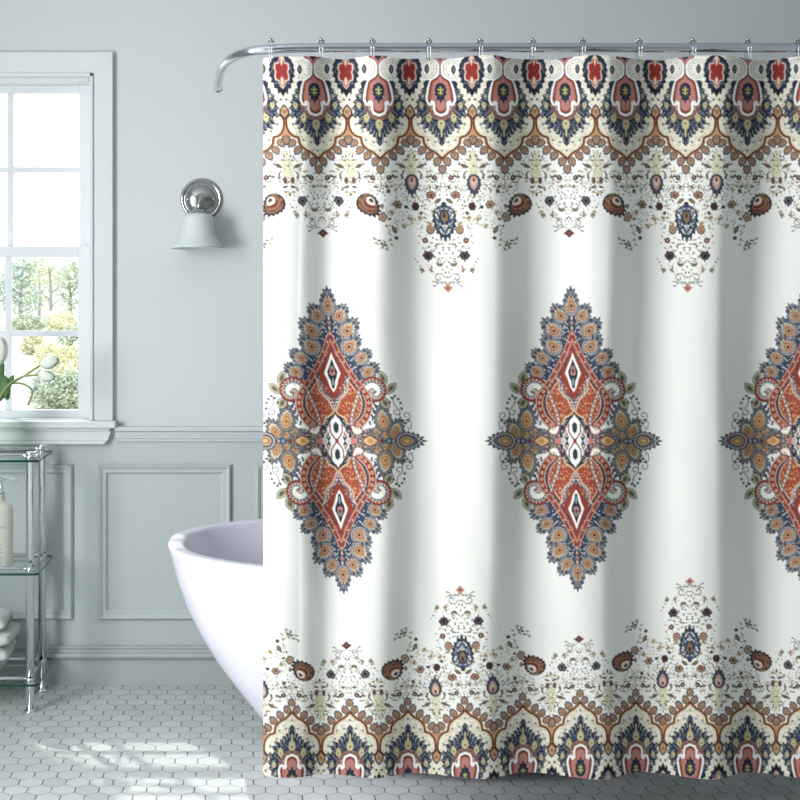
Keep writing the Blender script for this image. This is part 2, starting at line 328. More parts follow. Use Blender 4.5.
def cluster_bits(c, rs):
    speck = [NAVY, DBROWN, BLACK, OLIVE, BROWN, PLUM, GREY]
    pale = [LOLIVE, OLIVE, rgb(196,188,150), rgb(170,160,120), GREYTAN]
    band = [(0,172),(8,173),(16,163),(24,152),(29.5,146),(36,152),(44,162),(52,172),(59,176),(66,172),(74,162),(82,152),(88.5,146),(95,152),(103,163),(111,172),(118,174),(118,186),(0,186)]
    speckle(c, band, 620, pale+[WHITE, NAVY], .35, .8, rs)
    speckle(c, [(0,184),(27,184),(33,196),(52,184),(59,200),(50,184),(118,184),(118,192),(0,190)], 160, speck+pale, .3, .7, rs)
    env_small = [(0,186),(20,186),(27,198),(28,213),(14,222),(5,234),(0,236)]
    speckle(c, env_small, 110, speck, .3, .75, rs)
    env_large = [(118,186),(58,186),(62,200),(60,222),(66,240),(76,228),(88,224),(94,240),(96,262),(104,276),(112,288),(118,290)]
    speckle(c, env_large, 520, speck+pale, .3, .8, rs)
    speckle(c, [(42,186),(62,186),(64,214),(58,214)], 30, speck, .3, .7, rs)
    # column of leaves between arches
    for a, kind in ((29.5, 0), (88.5, 1)):
        c.poly(smooth([(a,150),(a+2,154),(a+1.4,158),(a+4.6,163),(a+2.6,168),(a+5,172),(a+2,178),(a-2,178),(a-5,172),(a-2.6,168),(a-4.6,163),(a-1.4,158),(a-2,154),(a,150)],4), rgb(228,224,194)); speckle(c, [(a-5,150),(a+5,150),(a+4,180),(a-4,180)], 46, pale+[rgb(130,124,100)], .35, .8, rs); c.ell(a, 166, 1.1, 1.3, GREY)
        for s in (-1, 1):
            leaf(c, a+s*9, 166, 4.6, 2.0, s*1.1, OLIVE*.8, rgb(104,88,78)); leaf(c, a+s*3, 156, 2.2, .9, s*.2, rgb(110,108,100))
            leaf(c, a+s*8, 175, 4.6, 2.2, s*-.3, rgb(84,80,84), OLIVE); c.ell(a+s*6.6, 175, 1.4, 3, WHITE)
            leaf(c, a+s*5, 160, 3, .7, s*1.5, rgb(110,100,88)); c.ell(a+s*13.5, 164, 1.1, .9, NAVY)
            leaf(c, a+s*16.5, 171.5, 3.6, .8, s*1.5, OLIVE); leaf(c, a+s*17, 170.6, 2.6, .6, s*1.5, LOLIVE); c.ell(a+s*15, 177, 2.2, 1.4, rgb(120,112,100)); c.ell(a+s*18, 176, 1.2, 1.2, NAVY)
            if kind == 0:
                c.ell(a+s*3.6, 180.5, 2.2, 3.6, rgb(128,112,92)); c.ell(a+s*3.4, 180.5, 1.1, 2.2, rgb(96,72,60))
                leaf(c, a+s*3.8, 187, 3, 1.1, s*1.9, DBROWN); c.ell(a+s*4, 192, 1.8, 1.5, LOLIVE); c.ell(a+s*4, 192, 1, .9, rgb(110,98,74)); c.ell(a+s*7, 190, .6, .6, OLIVE)
            else:
                c.ell(a+s*5.5, 197, 1.6, 1.4, LOLIVE); c.ell(a+s*2.4, 201, .9, .8, OLIVE)
        if kind == 0:
            c.ell(a, 193, 2.4, 1.4, LOLIVE); leaf(c, a, 194.8, 1.9, 1, 0, DBROWN)
        else:
            c.poly(drop(a, 183, 5.6, 8, math.pi, 1.1, 13, .35), rgb(70,72,92)); c.poly(drop(a, 182, 4, 6, math.pi, .95, 11, .2), rgb(196,164,150)); c.poly(drop(a, 181.5, 2.5, 3.6, math.pi, .9), PALE); leaf(c, a, 180, 2.6, 1.2, 0, ROSE)
            c.ell(a, 196, .8, 2, DBROWN)
    def both(f):     # same flower group under every arch
        for a in (0., 59., 118.):
            for s in (-1, 1): f(a, s)
    def eyes(a, s):
        c.ell(a+s*9.2, 180.5, 2.9, 2.2, OLIVE*.8); c.ell(a+s*9.4, 179.8, 2.5, 1.7, WHITE)
        c.ell(a+s*7.9, 177.6, 2.6, 2.6, BLACK); c.ell(a+s*7.9, 177.6, 1.6, 1.6, rgb(120,66,50)); c.ell(a+s*7.6, 177.3, .7, .7, PALE)
        c.ell(a+s*5.4, 186.6, 1.9, 1.2, OLIVE*.7); c.ell(a+s*5.0, 186.6, .8, .7, BLACK); c.ell(a+s*4, 173, 1.2, .8, GREY)
        c.stroke([(a, 183), (a+s*2.5, 185), (a+s*3, 189)], .5, OLIVE)
    both(eyes)
    def tips(a, q, y, big):
        for s in (-1, 1):
            rosette(c, a+s*17.5, y-32.5, 4.7 if big else 4.5, rgb(88,66,74) if big else rgb(96,92,98), rgb(40,40,52), BLACK, 6)
            leaf(c, a+s*17.5, y-27.5, 1.8, .9, 0, NAVY)
            c.poly([(a+s*2.6,y-24.5),(a+s*10.4,y-25),(a+s*8.6,y-21.6),(a+s*5.2,y-21.2)], rgb(110,104,78)); c.stroke([(a+s*3,y-25.4),(a+s*6.6,y-24.2),(a+s*10,y-25.6)], .9, OLIVE)
            for k in range(5):
                aa = -1.2+k*.75; leaf(c, a+s*14+2.3*math.cos(aa)*s, y-18.6+2.3*math.sin(aa), 1.9, .7, s*(aa+1.57), [BROWN, SAND, DBROWN][k % 3])
            curl(c, a+s*8.4, y-10, 4.2, -1.9 if s > 0 else math.pi+1.9, .95, s, .8, rgb(70,78,90))
            c.stroke([(a+s*2.4,y-5),(a+s*5,y-6.4),(a+s*9,y-5),(a+s*13,y-1.5)], .7, rgb(60,66,76))
            for k, (x, yy) in enumerate(((13.5,-2),(11.6,-6),(14,-6.6),(23,-19),(22.6,-17),(26,-22),(28,-26),(24.4,-15.6),(30,-29))):
                c.ell(a+s*x, y+yy, .95, .8, [NAVY, DBROWN, OLIVE][k % 3])
            rosette(c, a+s*24.6, y-18.4, 1.9, OLIVE, rgb(110,110,90), DBROWN, 5)
            for x, yy in ((3,-38),(6,-34),(8,-29),(4,-30),(11,-31),(2,-26),(12,-37),(9,-40),(1.6,-15),(3.4,-12)): c.ell(a+s*x, y+yy, .75, .75, [NAVY, PLUM, DBROWN][int(x) % 3])
        q = 5.0
        c.poly([(a,y-q),(a+2,y-2.2),(a+q,y-.4),(a+2.8,y+2),(a,y+q),(a-2.8,y+2),(a-q,y-.4),(a-2,y-2.2)], rgb(190,140,122) if big else rgb(92,52,48))
        c.ell(a, y+.2, 1.5, 1.5, rgb(150,80,66))
    tips(0, 5, 233, False); tips(118, 5, 288, True)
    # the big paisley flowers
    P = (45, 204)
    ang = math.pi-.75
    c.poly(drop(P[0], P[1], 8.8, 10, ang, 1.08, 17, .34), rgb(52,48,60)); c.poly(drop(P[0], P[1], 8.8, 10, ang, .90, 17, .2), rgb(122,84,68)); speckle(c, drop(P[0], P[1], 8.8, 10, ang, .88), 60, [rgb(150,104,84), rgb(84,56,50), rgb(176,130,104)], .4, .8, rs)
    c.poly(drop(P[0]+1, P[1]-.8, 5.8, 6.6, ang, .96), rgb(164,116,92)); c.poly(drop(P[0]+1.8, P[1]-1.5, 5, 5.6, ang, .96, 9, .2), rgb(110,60,46))
    c.poly(drop(P[0]+3.2, P[1]-3, 3.7, 4.6, ang, 1), rgb(236,222,206)); c.poly(drop(P[0]+3.8, P[1]-3.6, 1.7, 2.4, ang, 1), rgb(80,76,76))
    c.stroke([(P[0]+6, P[1]-9),(P[0]+2,P[1]-10),(P[0]-3,P[1]-9.5)], 1, OLIVE)
    # large cluster
    a = 118
    for s in (-1,):
        rosette(c, a+s*11.5, 195, 4.2, rgb(160,126,104), rgb(74,60,60), ROSE, 5); leaf(c, a+s*5.6, 201, 4.4, 1.9, s*-.9, rgb(92,72,60), rgb(140,116,90))
        c.ell(a+s*14, 230, 4.1, 4.4, rgb(90,76,74)); c.ell(a+s*14, 229.6, 3.2, 3.4, rgb(178,140,108)); c.ell(a+s*13.4, 230, 1.3, 1.8, GREYTAN)
        c.ell(a+s*19.5, 240.5, 2.8, 2.8, BLACK); c.ell(a+s*19.5, 240.5, 1.8, 1.8, rgb(150,92,56)); c.ell(a+s*19.5, 240.5, .7, .7, PALE)
        for x, y in ((26,243),(22,248),(12,238),(8,240),(6,244),(10,246),(13,243),(4,240),(3,248),(16,247)): c.ell(a+s*x, y, .9, .8, [NAVY, PLUM, OLIVE][x % 3])
    for x, y, r, col in ((74,204.5,4.1,rgb(170,136,112)),(91,206.5,4.0,rgb(80,48,52)),(59,206,2,OLIVE),(82,207,1.8,NAVY),(66,191,2,rgb(120,96,80)),(96,213,1.6,DBROWN)):
        rosette(c, x, y, r, col, rgb(66,58,66), DBROWN, 6)
    for x, y in ((86,219),(95,218),(79,226),(104,224),(68,212),(108,212)):
        for k in range(5): c.ell(x+1.9*math.cos(k*1.257), y+1.9*math.sin(k*1.257), 1.0, 1.0, [rgb(206,190,140), rgb(150,130,90)][k % 2])
        c.ell(x, y, .9, .9, BROWN)
    for s in (-1, 1):     # around u = 59, drawn once on each side
        b = 59
    rosette(c, 59, 217, 4.6, rgb(176,148,120), rgb(74,66,66), GREYTAN, 5); leaf(c, 65.5, 219, 2.2, 1.2, 1.2, DBROWN)
    leaf(c, 69.4, 229.5, 4.8, 1.9, 2.7, rgb(84,76,66), rgb(150,124,96)); c.ell(71, 238, 2, 1.9, rgb(84,66,58)); c.ell(62, 226, .8, 1.6, NAVY)
    for k, (x, y) in enumerate(((59,242),(56.5,243.6),(61,245.6),(65,239.6),(54.5,240.4),(51,243.4),(57.4,247.4),(61.4,249.2),(66,244.6),(49.6,238.4),(59.6,245))): leaf(c, x, y, 1.9, .9, x*1.7, [rgb(96,98,92), NAVY, OLIVE][k % 3]); c.ell(x+1.6, y+1.2, .5, .5, DBROWN)
    c.stroke(smooth([(66,240),(62,241.5),(58,244),(55,249)],4), .5, OLIVE); c.stroke(smooth([(52,239),(53,243),(57,245)],4), .5, GREYTAN)
    # lace medallion in the large cluster
    c.poly(drop(a, 219.5, 9.4, 13.2, math.pi, 1.1, 17, .34), rgb(52,62,80))
    speckle(c, drop(a, 219.5, 9, 13, math.pi, .98), 150, [rgb(150,164,176), rgb(110,126,142), NAVY, WHITE, rgb(84,98,118)], .4, .95, rs)
    c.poly(drop(a, 216.5, 4.6, 6.4, math.pi, 1, 9, .3), NAVY); c.poly(drop(a, 216.5, 3.2, 4.8, math.pi, 1, 7, .3), rgb(140,112,84)); c.poly(drop(a, 215.5, 1.6, 2.6, 0), rgb(70,52,46))
    c.ell(a, 227, 1.6, 2.6, rgb(170,178,182)); c.ell(a, 203.6, 2.4, 1.9, rgb(46,58,78)); c.ell(a-4.5, 224.5, 1.2, 1.6, rgb(170,178,182))

def medallion(c, rs):
    NAVY = rgb(58,66,88)
    y0 = VMID
    out = [(0,296),(8,312),(19,322),(27,340),(33,352),(40,368),(36,380),(30,388),(37,402),(37,412),(34,420),(26,428),(40,430),(56,430),(70,436),(78,441),(0,441)]
    c.poly([(0,300),(10,318),(22,330),(28,350),(36,368),(34,380),(26,392),(0,400)], NAVY)
    speckle(c, [(0,300),(10,318),(22,330),(28,350),(36,368),(34,380),(26,392),(0,400)], 420, [rgb(150,158,168), PALE, NAVY, BLUE, WHITE, rgb(60,70,96), NAVY], .3, .75, rs)
    # ground spots beside the scroll bands
    for k in range(13):
        t = k/12; c.ell(40.2-6*t*t+1.2*math.sin(k*2.1), 398+26*t, 1.0, 1.5, NAVY, k*.7)
        c.ell(44-7*t*t+1.4*math.sin(k*1.3), 401+22*t, .6, .7, NAVY)
    # outer petals
    FL = [(36,371.5,7.9,-.95),(30.4,357.5,7.6,-.9),(19,346,9.4,-.75),(18.2,330,9.6,-.7),(11,315,8.2,-.55)]
    for x, y, r, an in FL[::-1]: pass
    for k in range(40):      # comb of fine leaves between petals and scroll bands
        t = k/39; x = 4+26*t; y = 322+58*t
        leaf(c, x+1.5*math.sin(k), y+4*math.cos(k*1.7), 3.4, .7, .9, [NAVY, rgb(190,196,200), NAVY, BLUE][k % 4])
    for x, y, r, an in FL: petal(c, x, y, r, -an)
    petal(c, 0, 304.5, 11, 0, ax=.62); leaf(c, 0, 293.4, 5.2, 1.7, 0, rgb(66,76,96), rgb(150,158,168)); leaf(c, 3.6, 296.6, 2.8, 1.0, .5, rgb(66,76,96)); leaf(c, 5.6, 300.5, 2.8, 1.0, .9, rgb(66,76,96))
    for x, y, r, an in FL:
        for da in (-.55, 0, .55): leaf(c, x+math.sin(-an*-1+0)*0+math.sin(-an+da)*r*-1.0*-1, y-math.cos(-an+da)*r*1.0, 3.2, 1.1, -an+da, rgb(66,76,96))
    for y, q, col in ((318,2.2,PALE),(323,2.6,PINK),(328,2.2,SAND),(332.5,2,PINK)): c.ell(0, y, q*.7, q, NAVY); c.ell(0, y, q*.5, q*.8, col)
    for x, y in ((6,322),(7.6,328),(12,338),(9,334),(26,364),(22,358),(28,370)): c.ell(x, y, 1.5, 1.7, NAVY); c.ell(x, y, .8, .9, PALE)
    # horizontal arm
    arm = [(10,427),(22,431),(34,428),(44,429),(60,432),(70,436),(76,441),(10,441)]
    c.poly(arm, rgb(110,106,112)); speckle(c, arm, 420, [NAVY, PALE, GREYTAN, BLUE, ROSE, rgb(196,188,178)], .35, .8, rs)
    olive = (rgb(172,166,150), rgb(196,176,130), rgb(176,112,70), rgb(196,166,112), RUST)
    petal(c, 50, 434, 6.2, .9, cols=olive); petal(c, 41, 431.5, 5.2, .5, cols=olive); petal(c, 22, 434, 4.4, .2, cols=olive)
    petal(c, 59.5, 431, 8.6, .35, cols=(rgb(176,166,150), rgb(190,164,120), rgb(150,96,70), rgb(190,160,116), RUST))
    petal(c, 47.5, 420, 10.8, -.12, cols=(rgb(176,166,150), rgb(206,176,124), rgb(176,100,60), rgb(214,176,124), RUST), ax=.72)
    c.poly(drop(70.5, 441, 8.2, 11.2, math.pi/2, 1.04, 17, .4), NAVY); c.poly(drop(70, 441, 8.2, 11, math.pi/2, .90, 17, .3), rgb(176,172,162)); c.poly(drop(70, 441, 8.2, 11, math.pi/2, .76, 17, .3), rgb(84,88,102)); c.poly(drop(69.4, 441, 6.4, 8.4, math.pi/2, .72), rgb(182,154,116))
    c.poly(drop(69.4, 441, 4, 6, math.pi/2, .72), rgb(160,106,70)); c.poly(drop(69.4, 441, 3, 4.4, math.pi/2, .6), rgb(204,176,130))
    c.ell(52, 441, 3, 3.4, NAVY); c.ell(52, 441, 1.6, 2, GREY); c.ell(45, 441, 1.6, 1.6, ROSE)
    c.poly([(24,441),(28,437.2),(33,434.6),(38,437.2),(43.5,441)], ROSE); c.poly([(26,441),(29,438),(33,436),(37,438),(41,441)], SAND); c.ell(33.4, 441, 3, 2.6, rgb(200,150,84))
    for k in range(8): c.ell(26+k*2.4, 432.5-abs(k-3.5)*-.5, .8, .8, NAVY)
    # grey green leaves and rust curl outside
    for x, y, L, W_, an in ((49.5,378,8.4,4.6,-.35),(57,388.5,8,4.4,.8),(50.5,403,7.2,5.0,2.6)):
        leaf(c, x, y, L, W_, an, rgb(110,108,92)); leaf(c, x, y, L*.88, W_*.8, an, rgb(206,202,180)); leaf(c, x, y, L*.72, W_*.6, an, rgb(150,146,112)); leaf(c, x, y, L*.4, W_*.3, an, rgb(92,88,72))
    spiral = smooth([(27,388),(32,382),(39,379.6),(46,382.4),(49.4,389),(47.6,396),(42,399),(37,396.6),(36.4,392),(39.6,390.6)], 6)
    c.stroke(spiral, 6.4, NAVY); c.stroke(spiral, 5.4, rgb(150,62,44))
    sp2 = [(38+(x-38)*.86, 391+(y-391)*.84) for x, y in spiral]
    c.stroke(sp2, 3.4, rgb(200,190,178)); c.stroke(sp2, 2.2, rgb(92,92,100))
    for i in range(0, len(spiral), 3): c.ell(spiral[i][0]+.8, spiral[i][1]-.6, .7, .7, PALE)
    for i in range(1, len(sp2), 3): c.ell(sp2[i][0], sp2[i][1], .6, .6, WHITE)
    c.stroke(smooth([(31,394),(35,388),(40,387.2),(43,390)],5), 2.6, WHITE)
    # thin outside scroll with beads
    G = rgb(104,106,110)
    c.stroke(smooth([(60,396),(58.5,402),(61,407),(64.5,411),(64,416)],6), .9, G); curl(c, 60.8, 411.6, 3.8, .2, .9, 1, .9, G)
    c.stroke(smooth([(64,416),(67,420),(72,419.5)],5), .9, G); curl(c, 70.5, 415.6, 4.4, 1.4, .95, -1, .9, G)
    c.stroke(smooth([(72,419.5),(75,422),(74.6,427)],5), .8, G); curl(c, 72.6, 427.6, 2.2, 0, .8, 1, .8, G)
    for k in range(6): leaf(c, 64+k*1.5, 423+1.2*math.sin(k*2), 2, .6, k*.8, rgb(150,146,120))
    for x, y in ((60.5,396),(63.6,399),(65.6,403),(66.2,408.6),(57.5,398),(55,402.5),(72,420),(66,421),(69,423)): c.ell(x, y, 1.3, 1.3, rgb(60,68,76))
    # body: rust ground
    body = smooth([(0,332),(6,346),(14,362),(22,378),(28.6,388),(35,398),(37.4,409),(33,420),(26.5,427.5),(16,430),(16,441)],4)
    c.poly([(0,332)]+body+[(0,441)], NAVY)
    c.poly([(x*.975, y+.7) for x, y in body]+[(0,441),(0,334)], PALE)
    c.poly([(x*.94, y+1.4) for x, y in body]+[(0,441),(0,336)], RUST)
    speckle(c, [(x*.9, y+1.4) for x, y in body]+[(0,441),(0,336)], 900, [rgb(214,160,132), rgb(196,110,80), rgb(150,58,40), SAND, rgb(190,90,64)], .35, .75, rs)
    # ribbon from the apex down to the curl, double edged
    rb = smooth([(0,334),(5,347),(12,362),(20,376),(27.5,387)],6)
    c.stroke(rb, 5.4, NAVY); c.stroke(rb, 4.6, PALE); c.stroke(rb, 3.6, rgb(158,70,54))
    for i in range(0, len(rb), 2): c.ell(rb[i][0], rb[i][1], .8, .9, [PALE, NAVY][i//2 % 2])
    in1 = [(x-4.4, y+2) for x, y in rb]; c.stroke(in1, 1.8, NAVY); in2 = [(x-6, y+3) for x, y in rb]; c.stroke(in2, .8, PALE)
    # curved side band
    sb = smooth([(29,390),(33.6,398),(34,408),(30,418),(23.5,425)],8)
    c.stroke(sb, 7.6, NAVY); c.stroke(sb, 6.8, rgb(220,206,184)); c.stroke(sb, 5.4, rgb(154,60,42))
    for i in range(2, len(sb), 5): c.ell(sb[i][0], sb[i][1], 1.5, 1.7, PALE); c.ell(sb[i][0], sb[i][1], .8, .9, rgb(154,60,42))
    ib = smooth([(26,391),(28.6,399),(28.4,407),(25.4,415),(20,421)],8); c.stroke(ib, 2.0, NAVY); c.stroke([(x-1.4,y) for x, y in ib], .7, PALE)
    ic = smooth([(25,391),(22.4,399),(19,408),(16.4,417),(15.6,425)],8); c.stroke(ic, 3.4, rgb(70,70,84)); c.stroke(ic, 2.4, rgb(190,170,156))
    for i in range(0, len(ic), 2): c.ell(ic[i][0], ic[i][1], .6, .7, [NAVY, WHITE][i//2 % 2])
    # white hooked leaf under the band
    c.ell(21, 431, 6, 5, rgb(90,66,66)); c.ell(21, 431, 5, 4.2, PALE)
    for k in range(9): c.ell(21+4.4*math.cos(k*.7), 431+3.7*math.sin(k*.7), .7, .7, NAVY)
    c.stroke(smooth([(17,427.5),(20,432),(24,431)],5), 2.8, WHITE)
    # white lined upper diamond with navy surround
    dn = smooth([(0,346),(4.6,358),(8,366),(12.4,373),(11,381),(6,388),(4,394),(0,398)],5)
    c.poly([(0,346)]+dn+[(0,398)], rgb(150,62,48))
    c.stroke(smooth([(15,379),(11.6,384),(12,390),(7.4,396),(3.6,399),(0,408)],6), 4.6, NAVY)
    c.stroke(smooth([(15,379),(11.6,384),(12,390),(7.4,396),(3.6,399),(0,408)],6), 3.0, rgb(112,108,118))
    for k, (x, y) in enumerate(smooth([(15,379),(11.6,384),(12,390),(7.4,396),(3.6,399),(0,408)],6)): c.ell(x, y, .8, .8, [PALE, NAVY, WHITE, rgb(150,62,48)][k % 4]); c.ell(x-1.2, y+.8, .5, .5, [WHITE, NAVY][k % 2])
    c.stroke(smooth([(17,377),(14.2,383),(14,390),(9.6,396),(5,401),(1,412)],6), 1.1, PALE)
    for k in range(7): c.ell(1.5+k*1.7, 398-k*2.4, .7, .7, NAVY)
    c.poly([(0,352.5),(2.6,360),(6.2,368.5),(8,373.5),(5.4,379),(3.2,387),(0,392.5)], WHITE)
    c.poly([(0,358.5),(2.2,365),(5,371.5),(4.4,376),(2.2,381),(1.4,387.5),(0,389)], rgb(40,46,60))
    c.ell(0, 369, 2.6, 3.4, GREYTAN); c.ell(0, 373, 2.8, 2.6, PINK); c.ell(0, 371, 1.2, 2, ROSE); c.ell(0, 382, .9, 4, GREY)
    # central cartouche
    c.poly([(0,408),(5,414),(12,420),(14.5,428),(15,441),(0,441)], rgb(40,46,66))
    speckle(c, [(5,414),(12,420),(14.5,428),(15,441),(7,441)], 40, [rgb(190,190,186), PALE, BLUE, rgb(150,150,150)], .5, 1.0, rs)
    oc = smooth([(0,409.5),(3.6,414.5),(9.5,418),(11.4,424)],5); c.stroke(oc, 1.6, SAND)
    c.ell(12.5, 441, 2.6, 3.6, rgb(196,190,186)); c.ell(16.5, 441, 2.6, 3, rgb(214,120,104))
    c.poly([(0,412.5),(3,418),(6,423),(8.8,427),(8.2,433),(5.8,437),(7.4,441),(0,441)], WHITE)
    c.stroke(smooth([(5.8,424),(6.0,431),(3.4,436),(.0,441)],5), 1.4, rgb(140,54,44))
    c.poly([(0,418.6),(2.2,422),(4.4,426),(3,434),(0,438)], WHITE)
    c.poly([(0,421.6),(2.4,424.4),(2.6,429),(1.6,432),(0,433.6)], rgb(52,62,62)); c.stroke([(7,425),(9.6,429),(7.2,434)], .8, GREYTAN); c.stroke([(9,432),(11.5,437),(9,441)], 1.4, rgb(224,220,212))
    c.stroke([(0,413.5),(2.4,418)], .9, rgb(140,54,44)); c.ell(0, 441, 1.8, 2.4, rgb(150,54,44))

def build_pattern():
    rs = np.random.RandomState(7)
    c = Canvas(HALF, VTOP, VMID, WHITE)
    b = border(rs); w = b.shape[1]; h = b.shape[0]
    for k in range(4):
        c.a[:h, k*w:(k+1)*w] = b if k % 2 == 0 else b[:, ::-1]
    cluster_bits(c, rs); medallion(c, rs)
    return c.a
# ================================================================== materials
M = {}
M['wall'] = mat('wall_paint', (206, 212, 213), .6, noise=.03, nscale=3, bump=.05)
M['wainscot'] = mat('wainscot_paint', (188, 197, 196), .5, noise=.03, nscale=3)
M['slate'] = mat('unseen_wall_grey', (168, 174, 177), .7, noise=.03, nscale=3)  # unseen right and front walls, grey chosen to limit bounce light on the folds
M['base'] = mat('baseboard_paint', (176, 185, 183), .5, noise=.03, nscale=3)
M['trim'] = mat('trim_paint', (216, 222, 221), .38, noise=.015, nscale=6)
M['sash'] = mat('sash_paint', (220, 226, 230), .35)
M['chrome'] = mat('chrome', (228, 230, 232), .06, 1.0)
M['rodmetal'] = mat('rod_metal', (196, 200, 208), .16, 1.0)
M['satin'] = mat('satin_nickel', (176, 176, 174), .2, 1.0)
M['tub'] = mat('tub_acrylic', (238, 236, 250), .25, coat=.3)
M['shade'] = mat('frosted_glass', (226, 234, 235), .45, trans=.25, sss=.3)
M['glass'] = thin_glass('window_pane_glass', (.97, .985, .98))
M['shelf'] = thin_glass('shelf_glass', (.94, .975, .96))
M['edge'] = mat('shelf_glass_edge', (24, 66, 58), .15)
M['petal'] = mat('tulip_petal', (236, 240, 228), .5, noise=.05, nscale=30, sss=.2)
M['budm'] = mat('tulip_bud', (214, 222, 206), .5, noise=.05, nscale=40, sss=.2)
M['leafm'] = mat('tulip_leaf', (84, 116, 66), .45, noise=.15, nscale=30)
M['stem'] = mat('tulip_stem', (124, 148, 92), .5)
M['towel'] = mat('towel_terry', (204, 211, 206), .95, noise=.05, nscale=160, bump=.8, sheen=.4)
M['soap'] = mat('soap_bottle', (232, 232, 222), .25, trans=.35, ior=1.35)
M['ink'] = mat('label_ink', (120, 124, 116), .6)
M['gravel'] = mat('gravel', (190, 176, 172), .9, noise=.5, nscale=24, bump=.5)
M['grass'] = mat('meadow', (206, 206, 176), .9, noise=.3, nscale=8)
M['bark'] = mat('bark', (150,148,152), .9, noise=.3, nscale=14)
M['f1'] = mat('foliage_green', (184, 194, 174), .7, noise=.3, nscale=5)
M['f2'] = mat('foliage_yellow', (224, 220, 190), .7, noise=.25, nscale=5)
M['f3'] = mat('foliage_blue_green', (178, 192, 186), .7, noise=.3, nscale=5)
M['grommet'] = mat('hem_thread', (226, 224, 216), .8)
def tile_material():
    m = bpy.data.materials.new('hexagon_floor_tile'); m.use_nodes = True
    n, l = m.node_tree.nodes, m.node_tree.links; b = n['Principled BSDF']
    def mth(op, a, c=None, d=None):
        k = n.new('ShaderNodeMath'); k.operation = op
        for i, v in enumerate((a, c, d)):
            if v is None: continue
            if isinstance(v, (int, float)): k.inputs[i].default_value = v
            else: l.new(v, k.inputs[i])
        return k.outputs[0]
    t = n.new('ShaderNodeTexCoord'); s = n.new('ShaderNodeSeparateXYZ')
    # edges of hand laid tile wander a little
    nz = n.new('ShaderNodeTexNoise'); nz.inputs['Scale'].default_value = 22; nz.inputs['Detail'].default_value = 2
    l.new(t.outputs['Object'], nz.inputs['Vector'])
    l.new(t.outputs['Object'], s.inputs[0])
    wv = mth('MULTIPLY', mth('SUBTRACT', nz.outputs['Fac'], .5), .05)
    W = .0662; R3 = math.sqrt(3)
    x = mth('ADD', mth('DIVIDE', mth('ADD', s.outputs[0], .643+W/2), W), wv); y = mth('ADD', mth('DIVIDE', mth('ADD', s.outputs[1], -3.418), W), wv)
    def cell(ox, oy):
        gx = mth('FLOOR', mth('ADD', x, .5-ox)); gy = mth('FLOOR', mth('ADD', mth('DIVIDE', mth('SUBTRACT', y, oy), R3), .5))
        lx = mth('SUBTRACT', mth('SUBTRACT', x, ox), gx); ly = mth('SUBTRACT', mth('SUBTRACT', y, oy), mth('MULTIPLY', gy, R3))
        return lx, ly, gx, gy
    def hexd(lx, ly):
        ax, ay = mth('ABSOLUTE', lx), mth('ABSOLUTE', ly)
        return mth('MAXIMUM', ax, mth('ADD', mth('MULTIPLY', ax, .5), mth('MULTIPLY', ay, R3/2)))
    a = cell(0, 0); c = cell(.5, R3/2)
    ha, hc = hexd(a[0], a[1]), hexd(c[0], c[1])
    h = mth('MINIMUM', ha, hc)                       # .5 on the joint
    which = mth('LESS_THAN', ha, hc)
    idx = mth('ADD', mth('MULTIPLY', mth('ADD', a[2], mth('MULTIPLY', a[3], 17.3)), which), mth('MULTIPLY', mth('ADD', mth('ADD', c[2], .37), mth('MULTIPLY', c[3], 11.9)), mth('SUBTRACT', 1, which)))
    wnz = n.new('ShaderNodeTexWhiteNoise'); wnz.noise_dimensions = '1D'; l.new(idx, wnz.inputs['W'])
    g = n.new('ShaderNodeMapRange'); g.inputs[1].default_value = .468; g.inputs[2].default_value = .488; l.new(h, g.inputs[0])
    # grout wear: darker in places, almost clean in others
    n2 = n.new('ShaderNodeTexNoise'); n2.inputs['Scale'].default_value = 38; l.new(t.outputs['Object'], n2.inputs['Vector'])
    wear = n.new('ShaderNodeMapRange'); wear.inputs[1].default_value = .35; wear.inputs[2].default_value = .6; wear.inputs[3].default_value = .45; l.new(n2.outputs['Fac'], wear.inputs[0])
    tile = n.new('ShaderNodeMix'); tile.data_type = 'RGBA'; tile.inputs[6].default_value = (*lin((192, 196, 194)), 1); tile.inputs[7].default_value = (*lin((206, 210, 208)), 1)
    l.new(wnz.outputs['Value'], tile.inputs[0])
    mx = n.new('ShaderNodeMix'); mx.data_type = 'RGBA'; mx.inputs[7].default_value = (*lin((66, 66, 66)), 1)
    ax_ = mth('ADD', mth('MULTIPLY', mth('ABSOLUTE', a[0]), which), mth('MULTIPLY', mth('ABSOLUTE', c[0]), mth('SUBTRACT', 1, which)))
    side = n.new('ShaderNodeMapRange'); side.inputs[1].default_value = .44; side.inputs[2].default_value = .475; side.inputs[3].default_value = .72; side.inputs[4].default_value = 1.15; l.new(ax_, side.inputs[0])
    l.new(mth('MULTIPLY', mth('MULTIPLY', g.outputs[0], wear.outputs[0]), side.outputs[0]), mx.inputs[0]); mx.clamp_factor = True; l.new(tile.outputs[2], mx.inputs[6]); l.new(mx.outputs[2], b.inputs['Base Color'])
    rg = n.new('ShaderNodeMapRange'); rg.inputs[3].default_value = .3; rg.inputs[4].default_value = .8; l.new(g.outputs[0], rg.inputs[0]); l.new(rg.outputs[0], b.inputs['Roughness'])
    bp = n.new('ShaderNodeBump'); bp.inputs['Strength'].default_value = .5; bp.inputs['Distance'].default_value = .002; bp.invert = True
    l.new(g.outputs[0], bp.inputs['Height']); l.new(bp.outputs[0], b.inputs['Normal'])
    return m
M['tile'] = tile_material()
